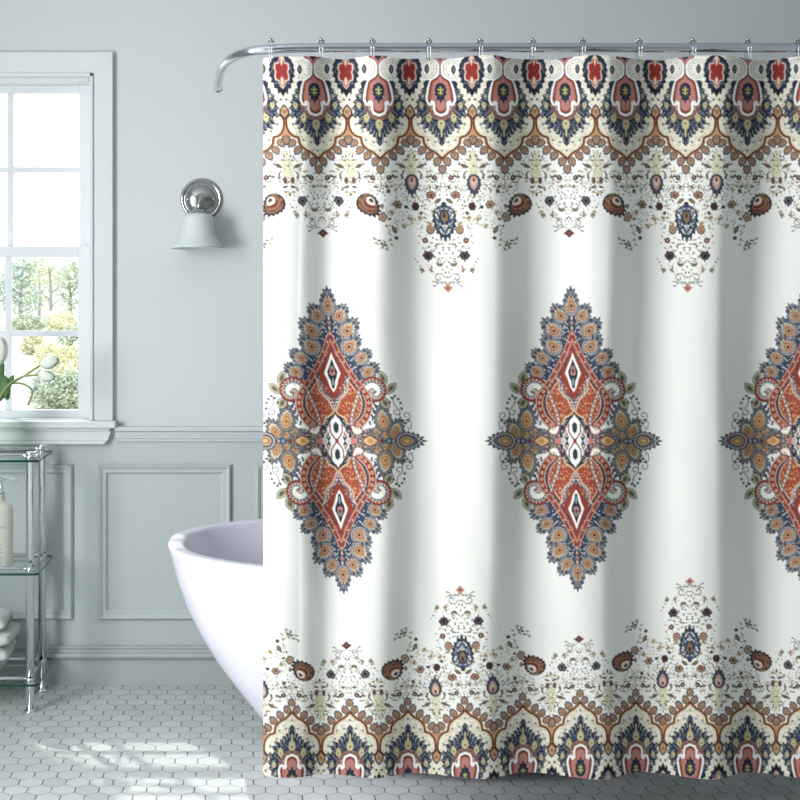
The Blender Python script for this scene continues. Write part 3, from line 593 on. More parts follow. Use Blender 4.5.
# ================================================================== the room
D = 4.5                                    # back wall
XL, XR, YF, HC = -1.95, 2.05, -1.2, 2.75
S = D/F
wx = lambda x: (x-CX)*S
wz = lambda y: EYE-(y-CY)*S
def struct(name, bm, m, parent=None, bevel=0.): 
    o = obj(name, bm, m, parent, bevel=bevel)
    if not parent: o['kind'] = 'structure'
    return o
struct('floor', box(bmesh.new(), XL, XR, YF, D, -.1, 0), M['tile'])
struct('ceiling', box(bmesh.new(), XL-.12, XR+.12, YF, D+.14, HC, HC+.1), M['wall'])
# window opening in the back wall
ox0, ox1, oz0, oz1 = wx(-80), wx(92), wz(420), wz(78)
def holed(y0, y1, x0, x1, z0, z1, z_split=None):
    bm = bmesh.new(); box(bm, x0, ox0, y0, y1, z0, z1); box(bm, ox1, x1, y0, y1, z0, z1)
    box(bm, ox0, ox1, y0, y1, oz1, z1)
    if oz0 > z0: box(bm, ox0, ox1, y0, y1, z0, oz0)
    return bm
ZR = wz(434)
struct('wall_back', holed(D, D+.14, XL-.12, XR+.12, ZR, HC), M['wall'])
struct('trim_1', box(bmesh.new(), XL-.12, XR+.12, D, D+.14, 0, ZR), M['wainscot'])['label'] = 'painted wainscot below the chair rail'
struct('wall_right', box(bmesh.new(), XR, XR+.12, YF, D, 0, HC), M['slate'])
struct('wall_front', box(bmesh.new(), XL-.12, XR+.12, YF-.12, YF, 0, HC), M['slate'])
bm = bmesh.new()                            # left wall with the wide side window
box(bm, XL-.12, XL, YF, 1.35, 0, HC); box(bm, XL-.12, XL, 2.75, D, 0, HC); box(bm, XL-.12, XL, 1.35, 2.75, 0, .7); box(bm, XL-.12, XL, 1.35, 2.75, 2.3, HC)
struct('wall_left', bm, M['wall'])
bm = bmesh.new(); frame(bm, XL, XL+.1, 0, .1, [(0,0)], 0) if False else None
# baseboard with its cap, chair rail, panel mouldings
bm = bmesh.new()
b0, b1, b2 = wz(684), wz(656), wz(645)
sweep_h(bm, [(0,0),(.022,0),(.022,b1-.004),(.036,b1),(.040,b1+.008),(.034,b1+.016),(.022,b1+.020),(.020,b1+.030),(.026,b1+.034),(.020,b2),(0,b2)], XL, XR, D)
struct('baseboard_back', bm, M['base'])
bm = bmesh.new(); r0, r1 = wz(441), wz(426)
sweep_h(bm, [(0,r0),(.010,r0),(.012,r0+.008),(.018,r0+.012),(.018,r0+.018),(.022,r0+.020),(.026,r0+.034),(.040,r0+.040),(.042,r1),(0,r1)], wx(116), XR, D)
sweep_h(bm, [(0,r0),(.010,r0),(.012,r0+.008),(.018,r0+.012),(.018,r0+.018),(.022,r0+.020),(.026,r0+.034),(.040,r0+.040),(.042,r1),(0,r1)], XL, wx(-104), D)
struct('trim_2', bm, M['wall'])['label'] = 'moulded chair rail'
prof = [(0,0),(0,.010),(.006,.018),(.014,.014),(.018,.010),(.028,.010),(.034,.005),(.036,0)]
px0 = [(-220,-85),(-60,73),(98,231),(256,389),(414,547),(572,705),(730,805)]
for k, (a, b) in enumerate(px0):
    bm = bmesh.new(); frame(bm, wx(a), wx(b), wz(619), wz(464), prof, D)
    struct('trim_%d' % (k+3), bm, M['wainscot'])['label'] = 'mitred panel moulding on the wainscot'
# ------------------------------------------------------------------ window
win = empty('window_1', ((ox0+ox1)/2, D, oz0), kind='structure')
bm = bmesh.new()                            # casing: side boards and head, with a stepped inner bead
for (a, b) in ((wx(-102), wx(-80)), (wx(92), wx(113.5))):
    box(bm, a, b, D-.024, D, wz(420), wz(53))
box(bm, wx(-81), wx(93), D-.0236, D, wz(76), wz(53.1))
obj('casing', bm, M['trim'], win, bevel=.003)
bm = bmesh.new()
for (a, b) in ((wx(-83), wx(-79)), (wx(90.5), wx(94))): box(bm, a, b, D-.032, D-.02, wz(420), wz(74.5))
box(bm, wx(-83), wx(94), D-.032, D-.02, wz(78), wz(74.5))
obj('casing_bead', bm, M['trim'], win, bevel=.002)
bm = bmesh.new()                            # jamb liner
jy0, jy1 = D, D+.14
box(bm, ox0, ox0+.012, jy0, jy1, oz0, oz1); box(bm, ox1-.012, ox1, jy0, jy1, oz0, oz1); box(bm, ox0, ox1, jy0, jy1, oz1-.012, oz1)
obj('jamb', bm, M['sash'], win)
def sash(name, x0, x1, z0, z1, y, st, top, bot, cols, rows, mun=.022):
    bm = bmesh.new(); box(bm, x0, x0+st, y-.03, y, z0, z1); box(bm, x1-st, x1, y-.03, y, z0, z1)
    box(bm, x0+st, x1-st, y-.03, y, z0, z0+bot); box(bm, x0+st, x1-st, y-.03, y, z1-top, z1)
    fr = obj(name, bm, M['sash'], win, bevel=.002)
    bm = bmesh.new()
    for k in range(1, cols):
        c = x0+st+(x1-x0-2*st)*k/cols; box(bm, c-mun/2, c+mun/2, y-.026, y-.004, z0+bot, z1-top)
    for k in range(1, rows):
        c = z0+bot+(z1-z0-top-bot)*k/rows; box(bm, x0+st, x1-st, y-.025, y-.005, c-mun/2, c+mun/2)
    obj('muntin', bm, M['sash'], fr, bevel=.002)
    bm = bmesh.new(); g = y-.015
    for cx_ in range(cols):
        for rz in range(rows):
            u = x0+st; w_ = (x1-x0-2*st)/cols; v = z0+bot; h_ = (z1-z0-top-bot)/rows
            box(bm, u+w_*cx_+mun/2-.002, u+w_*(cx_+1)-mun/2+.002, g-.0015, g+.0015, v+h_*rz+mun/2-.002, v+h_*(rz+1)-mun/2+.002)
    obj('glass', bm, M['glass'], fr)
# depths: lower sash nearer, upper behind
dl, du = D+.065, D+.105
ql = lambda p, d: EYE-(p-CY)*d/F
qx = lambda p, d: (p-CX)*d/F
sash('lower_sash', ox0+.012, ox1-.012, oz0+.004, ql(246, dl-.03), dl, ox1-.012-qx(78, dl-.03), ql(246,dl-.03)-ql(257,dl-.03), ql(410,dl-.03)-oz0-.004, 2, 2)
sash('upper_sash', ox0+.012, ox1-.012, ql(256, du-.03), oz1-.012, du, ox1-.012-qx(79.5, du-.03), oz1-.012-ql(93,du-.03), ql(246,du-.03)-ql(256,du-.03), 2, 2, .02)
bm = bmesh.new(); box(bm, wx(-107), wx(117), D-.055, D+.0, wz(427), wz(420)); box(bm, ox0+.001, ox1-.001, D, D+.05, wz(427), wz(420)+.004); obj('stool', bm, M['trim'], win, bevel=.004)
bm = bmesh.new()                            # apron with tapered ends and two steps
a0, a1 = wx(-102), wx(113); zt, zb = wz(427), wz(443.5)
for (d, za, zb_, xo) in ((.034, zt, zt-.012, 0), (.026, zt-.012, zb+.012, .004), (.032, zb+.012, zb, .018)):
    v = []
    for z, o_ in ((za, xo), (zb_, xo+.012)):
        v += [bm.verts.new(p) for p in ((a0+o_, D-d, z), (a1-o_, D-d, z), (a1-o_, D, z), (a0+o_, D, z))]
    for f in ((0,1,2,3),(7,6,5,4),(0,4,5,1),(1,5,6,2),(2,6,7,3),(3,7,4,0)): bm.faces.new([v[i] for i in f])
obj('apron', bm, M['trim'], win, bevel=.002)
bm = bmesh.new(); box(bm, wx(-80), wx(92), D+.03, D+.2, wz(423), wz(420)); obj('outer_sill', bm, M['sash'], win)
# ================================================================== outside
GY = np.array([4.66, 5.5, 7, 10, 14, 20, 30, 60, 90.]); GZ = np.array([-.35, -.2, .12, .50, .70, .85, .98, 1.10, 1.15])
gz = lambda y: float(np.interp(y, GY, GZ))          # the garden rises away from the house
bm = bmesh.new(); rows = []
for y in GY: rows.append([bm.verts.new((x, y, gz(y)+dz)) for x, dz in ((-60, 0), (-10, 0), (-3, 0), (20, 0), (20, -.5), (-60, -.5))])
for a, b in zip(rows[:-1], rows[1:]):
    for i in range(6): bm.faces.new((a[i], a[(i+1) % 6], b[(i+1) % 6], b[i]))
bm.faces.new(rows[0][::-1]); bm.faces.new(rows[-1])
g = obj('ground', bm, M['grass']); g['kind'] = 'structure'; g['label'] = 'meadow outside'
bm = bmesh.new(); L, R = [], []
for y, l_, r_ in ((5.0,-2.8,-.8),(7,-3.0,-1.2),(8.5,-3.3,-1.45),(10,-3.6,-1.69),(12,-4.2,-2.05),(14,-5.0,-2.42),(17,-6.4,-2.9),(20,-8,-3.53),(25,-10.5,-4.5),(30,-13,-5.6)):
    L.append(bm.verts.new((l_, y, gz(y)+.012))); R.append(bm.verts.new((r_, y, gz(y)+.012)))
for i in range(len(L)-1): bm.faces.new((L[i], R[i], R[i+1], L[i+1]))
p_ = obj('gravel_path', bm, M['gravel']); p_['kind'] = 'structure'; p_['label'] = 'pale gravel path outside the window'
def foliage(bm, c, r, n, rs, size=.05):
    """leaf cloud: folded leaves spread through an irregular crown"""
    for k in range(n):
        a, u = rs.uniform(0, 2*PI), rs.uniform(-1, 1); q = rs.uniform(.25, 1)**.5
        h = math.sqrt(1-u*u); b = 1+.25*math.sin(3*a+5*u)
        p = Vector((c[0]+r[0]*q*h*math.cos(a)*b, c[1]+r[1]*q*h*math.sin(a)*b, c[2]+r[2]*q*u*b))
        d = Vector((rs.uniform(-1,1), rs.uniform(-1,1), rs.uniform(-.7,.7))).normalized(); s = d.cross(Vector((rs.uniform(-1,1), rs.uniform(-1,1), 1))).normalized()
        L_ = size*rs.uniform(.7, 1.4); W_ = L_*.34; up = d.cross(s)*W_*.4
        v = [bm.verts.new(x) for x in (p-d*L_*.5, p+s*W_+up, p+d*L_*.5, p-s*W_+up)]
        bm.faces.new((v[0], v[1], v[2])); bm.faces.new((v[0], v[2], v[3]))
def tree(x, y, h, r, m, label, rs, trunk=.09, n=2600, size=.16, lo=.3):
    g0 = gz(y); t = empty('tree', (x, y, g0), label, 'tree', 'trees beyond the window')
    bm = bmesh.new(); P = crv([(x, y, g0-.05), (x+.04*h*rs.uniform(-1,1), y, g0+h*.4), (x+.04*h*rs.uniform(-1,1), y, g0+h*.85)], 5)
    tube(bm, P, [trunk*(1-.7*i/(len(P)-1)) for i in range(len(P))], 10)
    for k in range(7):
        b = P[4+k % (len(P)-5)]; a = rs.uniform(0, 2*PI); e = b+Vector((math.cos(a)*r*.7, math.sin(a)*r*.7, h*.12)); tube(bm, [b, (b+e)/2+Vector((0,0,.1)), e], [trunk*.3, trunk*.2, trunk*.08], 6)
    obj('trunk', bm, M['bark'], t, smooth=True)
    bm = bmesh.new()
    for k in range(6):
        z = g0+h*(lo+(1-lo)*k/6+.04); f = (1-.45*k/6); foliage(bm, (x+rs.uniform(-.3,.3)*r, y+rs.uniform(-.3,.3)*r, z), (r*f, r*f, h*.10), n//6, rs, size)
    obj('crown', bm, m, t, recalc=False)
rs = random.Random(3)
ty = lambda p, d: (p-CX)/F*d
tree(ty(22,40), 40.0, 2.3, .95, M['f3'], 'blue green tree seen through the lower sash, left of the bare trunk', rs, n=1900, size=.10)
tree(ty(49,38), 38.0, 2.3, .8, M['f1'], 'sparse tree with a tall bare grey trunk seen through the right lower pane', rs, .075, 380, .10, .62)
tree(ty(70,44), 44.0, 2.4, .85, M['f1'], 'green tree nearest the right jamb of the window', rs, n=1500, size=.11)
tree(ty(-20,48), 48.0, 2.6, 1.5, M['f3'], 'bushy tree beyond the left lower pane', rs, n=3000, size=.12)
tree(ty(38,52), 52.0, 2.9, 1.1, M['f2'], 'pale yellow tree furthest behind the others outside', rs, n=1500, size=.12)
def shrub(x, y, r, h, m, label, n=2400, size=.05):
    bm = bmesh.new(); g0 = gz(y); foliage(bm, (x, y, g0+h*.5), (r, r, h*.5), n, rs, size)
    for k in range(7):
        a = rs.uniform(0, 2*PI); tube(bm, [(x, y, g0-.02), (x+math.cos(a)*r*.4, y+math.sin(a)*r*.4, g0+h*.6)], [.012, .004], 5)
    tag(obj('shrub', bm, m, recalc=False), label, 'shrub', 'shrubs along the gravel path')
shrub(ty(64,10.2), 10.2, .24, .40, M['f1'], 'green shrub closest to the window, at the bottom right of the lower sash', 2600, .035)
shrub(ty(46,11.4), 11.4, .14, .28, M['f3'], 'small blue green shrub at the bottom of the lower sash beside the path', 1200, .035)
shrub(ty(74,12.6), 12.6, .26, .46, M['f2'], 'yellow green shrub behind the closest green one', 1500, .04)
shrub(ty(53,14.6), 14.6, .22, .34, M['f2'], 'dull pale shrub in the middle of the right lower pane', 1100, .045)
shrub(ty(32,18.5), 18.5, .17, .36, M['f2'], 'pale golden shrub where the gravel path bends', 900, .045)
shrub(ty(72,17), 17.0, .26, .48, M['f1'], 'green shrub against the right edge of the lower pane', 1300, .05)
shrub(ty(27,31.5), 31.5, .55, .55, M['f1'], 'low green shrub at the foot of the distant trees', 1400, .07)
shrub(ty(61,35.5), 35.5, .6, .6, M['f2'], 'wide yellowish shrub at the foot of the bare grey trunk', 1300, .08)
# ================================================================== bathtub
TX, TY, TZ, TA, TB = .615, 3.83, .632, .855, .535
def tub_ring(bm, k, kb, z, e=2.35, n=96):
    v = []
    for i in range(n):
        a = 2*PI*i/n; ca, sa = math.cos(a), math.sin(a)
        v.append(bm.verts.new((TX+k*TA*math.copysign(abs(ca)**(2/e), ca), TY+kb*TB*math.copysign(abs(sa)**(2/e), sa), z)))
    return v
def tub_mesh():
    bm = bmesh.new(); prof = []
    outer = [(.0,.560,2.),(.012,.600,2.),(.05,.635,2.05),(.10,.672,2.1),(.18,.745,2.15),(.265,.820,2.2),(.351,.882,2.25),(.434,.930,2.3),(.52,.966,2.3),(.58,.985,2.3),(.615,.996,2.3)]
    for z, k, e in outer: prof.append((k, k*.98 if z > .02 else k*.74, z, e))
    prof += [(1.0,1.0,.626,2.3),(.998,.997,TZ-.002,2.3),(.99,.986,TZ,2.3),(.955,.925,TZ,2.3),(.947,.912,TZ-.003,2.3),(.943,.905,TZ-.012,2.3)]
    for z, k in ((.55,.925),(.45,.885),(.35,.83),(.26,.76),(.19,.66),(.15,.54),(.135,.40),(.13,.2)): prof.append((k, k*.93, z, 2.2))
    rings = [tub_ring(bm, *p[:3], p[3]) for p in prof]; n = len(rings[0])
    for a, b in zip(rings[:-1], rings[1:]):
        for i in range(n): bm.faces.new((a[i], a[(i+1) % n], b[(i+1) % n], b[i]))
    bm.faces.new(rings[0][::-1]); bm.faces.new(rings[-1]); return bm
tub = empty('bathtub', (TX, TY, 0), 'white freestanding egg shaped bathtub on the tiled floor behind the curtain', 'bathtub')
obj('tub_shell', tub_mesh(), M['tub'], tub, smooth=True)
obj('drain', lathe(bmesh.new(), [(.0,.1295),(.030,.1295),(.034,.133),(.028,.1345),(.010,.134),(0,.134)], (TX, TY, 0), 32, False), M['chrome'], tub, smooth=True)
# ================================================================== wall lamp
LX, LZ = wx(201.5), wz(199.5)
lamp = empty('wall_sconce', (LX, D, LZ), 'nickel wall lamp with a frosted bell shade beside the window', 'wall lamp')
def disc(prof, c, n=48):                   # revolve about the axis pointing out of the wall
    bm = bmesh.new(); lathe(bm, prof, (0,0,0), n, False)
    bm.transform(Matrix.Translation(c) @ Matrix.Rotation(PI/2, 4, 'X')); return bm
obj('back_plate', disc([(0,0),(.075,0),(.076,.004),(.073,.009),(.066,.010),(.063,.007),(.060,.008),(.056,.016),(.044,.026),(.026,.032),(0,.034)], (LX, D, LZ)), M['satin'], lamp, smooth=True)
for s in (-1, 1):
    obj('screw', disc([(0,0),(.007,0),(.0075,.004),(.005,.008),(0,.009)], (LX+s*.046, D-.022, LZ-.002), 20), M['satin'], lamp, smooth=True)
obj('knob', disc([(0,0),(.010,0),(.010,.008),(.015,.012),(.017,.020),(.013,.027),(0,.030)], (LX, D-.03, LZ), 28), M['satin'], lamp, smooth=True)
bm = bmesh.new(); SY = D-.085; tube(bm, crv([(LX, D-.055, LZ-.004), (LX, D-.08, LZ-.006), (LX-.004, SY, LZ-.02), (LX-.006, SY, LZ-.038)], 6), .0075, 14)
obj('arm', bm, M['satin'], lamp, smooth=True)
SX = qx(198, SY); z0_ = ql(213.5, SY); k_ = SY/F
obj('socket_cup', lathe(bmesh.new(), [(0,.012),(.012,.012),(.022,.006),(.028,-.004),(.030,-.012),(0,-.012)], (SX, SY, z0_+.006), 32, False), M['satin'], lamp, smooth=True)
shade_p = [(8,0),(13,.8),(15.4,4),(16,9),(16.4,15),(17.6,21),(20.4,27),(24.2,32.5),(26.2,35)]
pr = [(r*k_, -z*k_) for r, z in shade_p]; pr = pr + [(r-.003, z) for r, z in pr[::-1]]
obj('bell_shade', lathe(bmesh.new(), pr, (SX, SY, z0_), 56, False), M['shade'], lamp, smooth=True)
# ================================================================== chrome and glass shelf unit
PXR, PXL, PYF, PYB = -.722, -1.34, 4.165, 4.405
unit = empty('shelf_unit', (-1.03, 4.285, 0), 'three tier chrome and glass shelf unit standing under the window', 'shelf')
HT = [.836, .462, .095]
def post(x, y, top):
    bm = bmesh.new(); lathe(bm, [(0,.006),(.0142,.006),(.0142,top-.006),(.0152,top-.004),(.0152,top+.002),(.012,top+.006),(0,top+.007)], (x, y, 0), 24, False)
    p = obj('post', bm, M['chrome'], unit, smooth=True)
    obj('foot', lathe(bmesh.new(), [(0,0),(.019,0),(.021,.004),(.019,.009),(.010,.012),(0,.012)], (x, y, 0), 24, False), M['chrome'], p, smooth=True)
    for h in HT:
        obj('collar', lathe(bmesh.new(), [(.0143,-.010),(.0162,-.009),(.0162,.009),(.0143,.010)], (x, y, h+.012), 24, False), M['chrome'], p, smooth=True)
for x in (PXR, PXL):
    for y in (PYF, PYB): post(x, y, .862)
for h in HT:
    x0, x1, y0, y1 = PXL-.03, PXR+.032, PYF-.033, PYB+.05
    bm = bmesh.new(); t_ = .008; cc = .012
    def outl(i): return [(x0+cc+i,y0+i),(x1-cc-i,y0+i),(x1-i,y0+cc+i),(x1-i,y1-cc-i),(x1-cc-i,y1-i),(x0+cc+i,y1-i),(x0+i,y1-cc-i),(x0+i,y0+cc+i)]
    lo_ = [bm.verts.new((a, b, h)) for a, b in outl(0)]; hi_ = [bm.verts.new((a, b, h+t_)) for a, b in outl(0)]
    bm.faces.new(lo_[::-1]); bm.faces.new(hi_)
    sides = [bm.faces.new((lo_[i], lo_[(i+1) % 8], hi_[(i+1) % 8], hi_[i])) for i in range(8)]
    bmesh.ops.recalc_face_normals(bm, faces=bm.faces)
    for f in sides: f.material_index = 1
    gl = obj('glass_shelf', bm, M['shelf'], unit, recalc=False); gl.data.materials.append(M['edge'])
    for (a, b) in (((PXL,PYF),(PXR,PYF)), ((PXL,PYB),(PXR,PYB)), ((PXL,PYF),(PXL,PYB)), ((PXR,PYF),(PXR,PYB))):
        bm = bmesh.new(); tube(bm, [(*a, h+.019), (*b, h+.019)], .0055, 12); obj('rail', bm, M['chrome'], unit, smooth=True)
# ------------------------------------------------------------------ things on the shelves
zs = [h+.0082 for h in HT]
vx, vy = qx(-16, 4.27), 4.27
obj_v = tag(obj('flower_vase', lathe(bmesh.new(), [(0,0),(.042,0),(.046,.006),(.048,.03),(.044,.09),(.040,.14),(.044,.18),(.041,.18),(.037,.14),(.041,.09),(.045,.03),(.042,.010),(0,.008)], (vx, vy, zs[0]), 40, False), thin_glass('vase_glass', (.86, .93, .88)), smooth=True),
    'clear glass flower vase on the top glass shelf', 'vase')
def tulip(name, base, pts_, size, ang, label, m, half=False, leafs=()):
    t = empty(name, base, label, 'flower', 'white tulips in the glass vase')
    bm = bmesh.new(); tube(bm, crv(pts_, 8), .0036, 8); obj('stem', bm, M['stem'], t, smooth=True)
    if size:
        tip = Vector(pts_[-1]); R_ = ang.to_track_quat('Z', 'Y').to_matrix().to_4x4()
        for ring, (k, off) in enumerate(((.86, .0), (1., .5))):
            for j in range(3):
                bm = bmesh.new(); n1, n2 = 9, 7; grid = []
                for i in range(n1):
                    t_ = i/(n1-1); r = size*.46*k*math.sin(PI*min(1, .12+t_*.80))**.75*(1 if t_ < .8 else 1); z = size*1.35*t_
                    w = 1.15*(math.sin(PI*min(.97, .1+.86*t_))**.6)
                    grid.append([bm.verts.new((r*math.cos(2*PI*(j+off)/3+w*(q/(n2-1)-.5)*2), r*math.sin(2*PI*(j+off)/3+w*(q/(n2-1)-.5)*2), z)) for q in range(n2)])
                for i in range(n1-1):
                    for q in range(n2-1): bm.faces.new((grid[i][q], grid[i][q+1], grid[i+1][q+1], grid[i+1][q]))
                bm.transform(Matrix.Translation(tip) @ R_)
                o = obj('petal', bm, m, t, smooth=True); sd = o.modifiers.new('thickness', 'SOLIDIFY'); sd.thickness = .0012
    for P_, w in leafs:
        bm = bmesh.new(); Q = crv(P_, 8); n = len(Q); rows = []
        for i, p in enumerate(Q):
            t_ = i/(n-1); s = w*math.sin(PI*(.08+.92*t_))**.7 if t_ < 1 else .0005
            d = (Q[min(i+1,n-1)]-Q[max(i-1,0)]).normalized(); sd = d.cross(Vector((0,1,.3))).normalized()
            rows.append([bm.verts.new(p+sd*s*f+Vector((0,-.25*s*(1-abs(f)),0))) for f in (-1,-.5,0,.5,1)])
        for a, b in zip(rows[:-1], rows[1:]):
            for i in range(4): bm.faces.new((a[i], a[i+1], b[i+1], b[i]))
        o = obj('leaf', bm, M['leafm'], t, smooth=True); sd = o.modifiers.new('thickness', 'SOLIDIFY'); sd.thickness = .0012
    return t
vb = Vector((vx, vy, zs[0]+.02)); q4 = lambda x, y, d=4.25: px(x, y, d)
tulip('tulip', vb, [vb, q4(-12,410), q4(-7,378), q4(-4,366)], .078, Vector((.12,0,1)), 'large open white tulip, highest head at the left edge', M['petal'], leafs=(([vb, q4(-8,405), q4(3,391), q4(14,375)], .020), ([vb, q4(-8,392), q4(2,382), q4(8,400)], .030), ([vb, q4(-8,398), q4(-2,380), q4(3,360)], .022)))
tulip('tulip', vb+Vector((.004,-.004,0)), [vb+Vector((.004,-.004,0)), q4(-6,410,4.22), q4(8,387,4.22), q4(24,376,4.22), q4(41,365,4.22)], .048, Vector((1,-.15,.30)), 'upper pale closed tulip bud leaning right over the sill', M['budm'])
tulip('tulip', vb+Vector((.0,-.010,0)), [vb+Vector((.0,-.01,0)), q4(-6,412,4.2), q4(6,388,4.2), q4(22,377,4.2), q4(39,375,4.2)], .042, Vector((1,-.15,-.14)), 'lower pale closed tulip bud leaning right over the sill', M['budm'])
tulip('tulip', vb+Vector((-.004,-.004,0)), [vb+Vector((-.004,-.004,0)), q4(-5,408,4.21), q4(6,387,4.21), q4(18,383,4.21), q4(29,387,4.21), q4(32,394,4.21), q4(28,405,4.21)], 0, None, 'drooping bare tulip stem curling down over the sill', M['budm'])
# soap dispenser
bx_, by_ = qx(0.5, 4.26), 4.26
sd_ = empty('soap_dispenser', (bx_, by_, zs[1]), 'cream pump soap bottle on the middle glass shelf', 'soap dispenser')
obj('bottle', lathe(bmesh.new(), [(0,0),(.036,0),(.041,.004),(.043,.012),(.043,.186),(.041,.200),(.034,.212),(.020,.219),(.015,.222),(.015,.232),(0,.232)], (bx_, by_, zs[1]), 44, False), M['soap'], sd_, smooth=True)
zz = zs[1]
bm = bmesh.new(); lathe(bm, [(0,.232),(.0165,.232),(.017,.252),(.012,.257),(.007,.259),(.0065,.290),(.010,.292),(.011,.302),(.008,.306),(0,.306)], (bx_, by_, zz), 28, False)
pump = obj('pump_head', bm, M['chrome'], sd_, smooth=True)
bm = bmesh.new(); tube(bm, crv([(bx_, by_, zz+.298), (bx_+.025, by_, zz+.297), (bx_+.048, by_, zz+.292), (bx_+.060, by_, zz+.285)], 5), [.0055]*6+[.0045]*5+[.0035]*5, 10); obj('spout', bm, M['chrome'], pump, smooth=True)
# the small lines printed on the bottle
def ink(x0, x1, y, w=.0011):
    P_ = []; bm = bmesh.new()
    for i in range(13):
        x = x0+(x1-x0)*i/12-bx_; P_.append((bx_+x, by_-math.sqrt(max(0, .0432**2-x*x)), ql(y+.5*math.sin(i*2.3+y), 4.217)))
    tube(bm, P_, w, 5); obj('printed_line', bm, M['ink'], sd_)
ink(qx(-8,4.22), qx(5,4.22), 528)
for y, x0, x1 in ((544.5,-5,2.5),(549,-6,0.6),(553,-5,2.6),(558,-7,3),(562.5,-5,2.4)): ink(qx(x0,4.22), qx(x1,4.22), y, .0009)
# towels
def towel(zb, th, x1, dy, label, seed):
    x0 = x1-.30; y0, y1 = PYF+.022+dy, PYB-.012+dy*.3; bm = bmesh.new(); rr = random.Random(seed); ph = rr.uniform(0, 6)
    nx, ns = 26, 30; rings = []
    for i in range(nx):
        t_ = i/(nx-1); x = x0+(x1-x0)*t_; e = 1-abs(2*t_-1)**7*.5; row = []
        for j in range(ns):
            a = 2*PI*j/ns; ca, sa = math.cos(a), math.sin(a)
            yy = (y0+y1)/2+(y1-y0)/2*math.copysign(abs(ca)**.45, ca); z = math.copysign(abs(sa)**.6, sa)*th/2*e
            z *= 1-.22*max(0, -ca)*0; zc = zb+th/2+.0035*math.sin(9*t_+ph)*(z > 0)
            row.append(bm.verts.new((x+.006*math.sin(5*yy*9+ph), yy, zc+z)))
        rings.append(row)
    for a, b in zip(rings[:-1], rings[1:]):
        for j in range(ns): bm.faces.new((a[j], a[(j+1) % ns], b[(j+1) % ns], b[j]))
    bm.faces.new(rings[0][::-1]); bm.faces.new(rings[-1])
    return tag(obj('folded_towel', bm, M['towel'], smooth=True), label, 'towel', 'folded white towels on the bottom shelf')
zt_ = zs[2]
for k, (th, x1, lab) in enumerate(((.046,-3,'white folded towel at the bottom of the stack on the lowest shelf'),(.048,6,'white folded towel second from the bottom of the stack'),(.047,9,'white folded towel just under the top one of the stack'),(.051,3,'white folded towel on top of the stack on the lowest shelf'))):
    towel(zt_, th, qx(x1, 4.2), 0, lab, k); zt_ += th+.0040
# ================================================================== shower rod
RY, RZ = 3.14, 1.9885
rod = empty('curtain_rod', (1.0, RY, RZ), 'polished chrome curtain rod bent back at its left end, above the curtain', 'curtain rod')
def rp(x, y): d = (RZ-EYE)*F/(CY-y); return ((x-CX)*d/F, d, RZ)
bm = bmesh.new(); P = crv([(XR-.012, RY, RZ), (1.2, RY, RZ), (.5, RY, RZ), (.16, RY+.002, RZ), rp(262,50), rp(243,53.5), rp(230,59.5), rp(223,67), rp(219.5,76), rp(218,88)], 8)
tube(bm, P, .0118, 24); obj('rod', bm, M['rodmetal'], rod, smooth=True)
e = Vector(rp(218,88)); bm = bmesh.new(); tube(bm, [e+Vector((0,-.004,0)), e+Vector((0,.012,0))], .0128, 24); obj('end_cap', bm, M['satin'], rod, smooth=False)
bm = disc([(0,0),(.034,0),(.034,.004),(.022,.012),(.014,.014)], (0,0,0), 32); bm.transform(Matrix.Translation((XR, RY, RZ)) @ Matrix.Rotation(-PI/2, 4, 'Z')); obj('flange', bm, M['rodmetal'], rod, smooth=True)
# ================================================================== curtain
CD, TOPV, BOTV, X0V, X1V = 3.14, 57.0, 776.0, 263.2, 975.0
K = CD/F
def fold(xp, yp):
    """distance from the flat hanging plane, towards the camera positive; xp, yp on the flat cloth in units"""
    t = (yp-TOPV)/(BOTV-TOPV)
    s = xp + 7*t*(xp > -1) + 2.5*np.sin(yp/95+xp/70)
    pk = np.array([204, 302, 382, 492, 604, 716, 826, 945, 1058, 1171.]); am = np.array([.050,.013,.017,.023,.0265,.028,.028,.028,.028,.028])
    i = np.clip(np.searchsorted(pk, s)-1, 0, len(pk)-2); u = (s-pk[i])/(pk[i+1]-pk[i]); A = am[i]*(1-u)+am[i+1]*u
    v = .38                                   # valley between two ridges
    ph = np.where(u < v, .5*u/v, .5+.5*(u-v)/(1-v))
    z = A*np.cos(2*PI*ph)*(.82+.30*(1-t)**2+.12*t)
    z += .0016*np.sin(xp/9.5+yp/180)*np.exp(-((t-0)/.12)**2) + .0012*np.sin(xp/23+yp/60) + .0007*np.sin(xp/7.-yp/33)*np.sin(yp/71+xp/50)
    return z
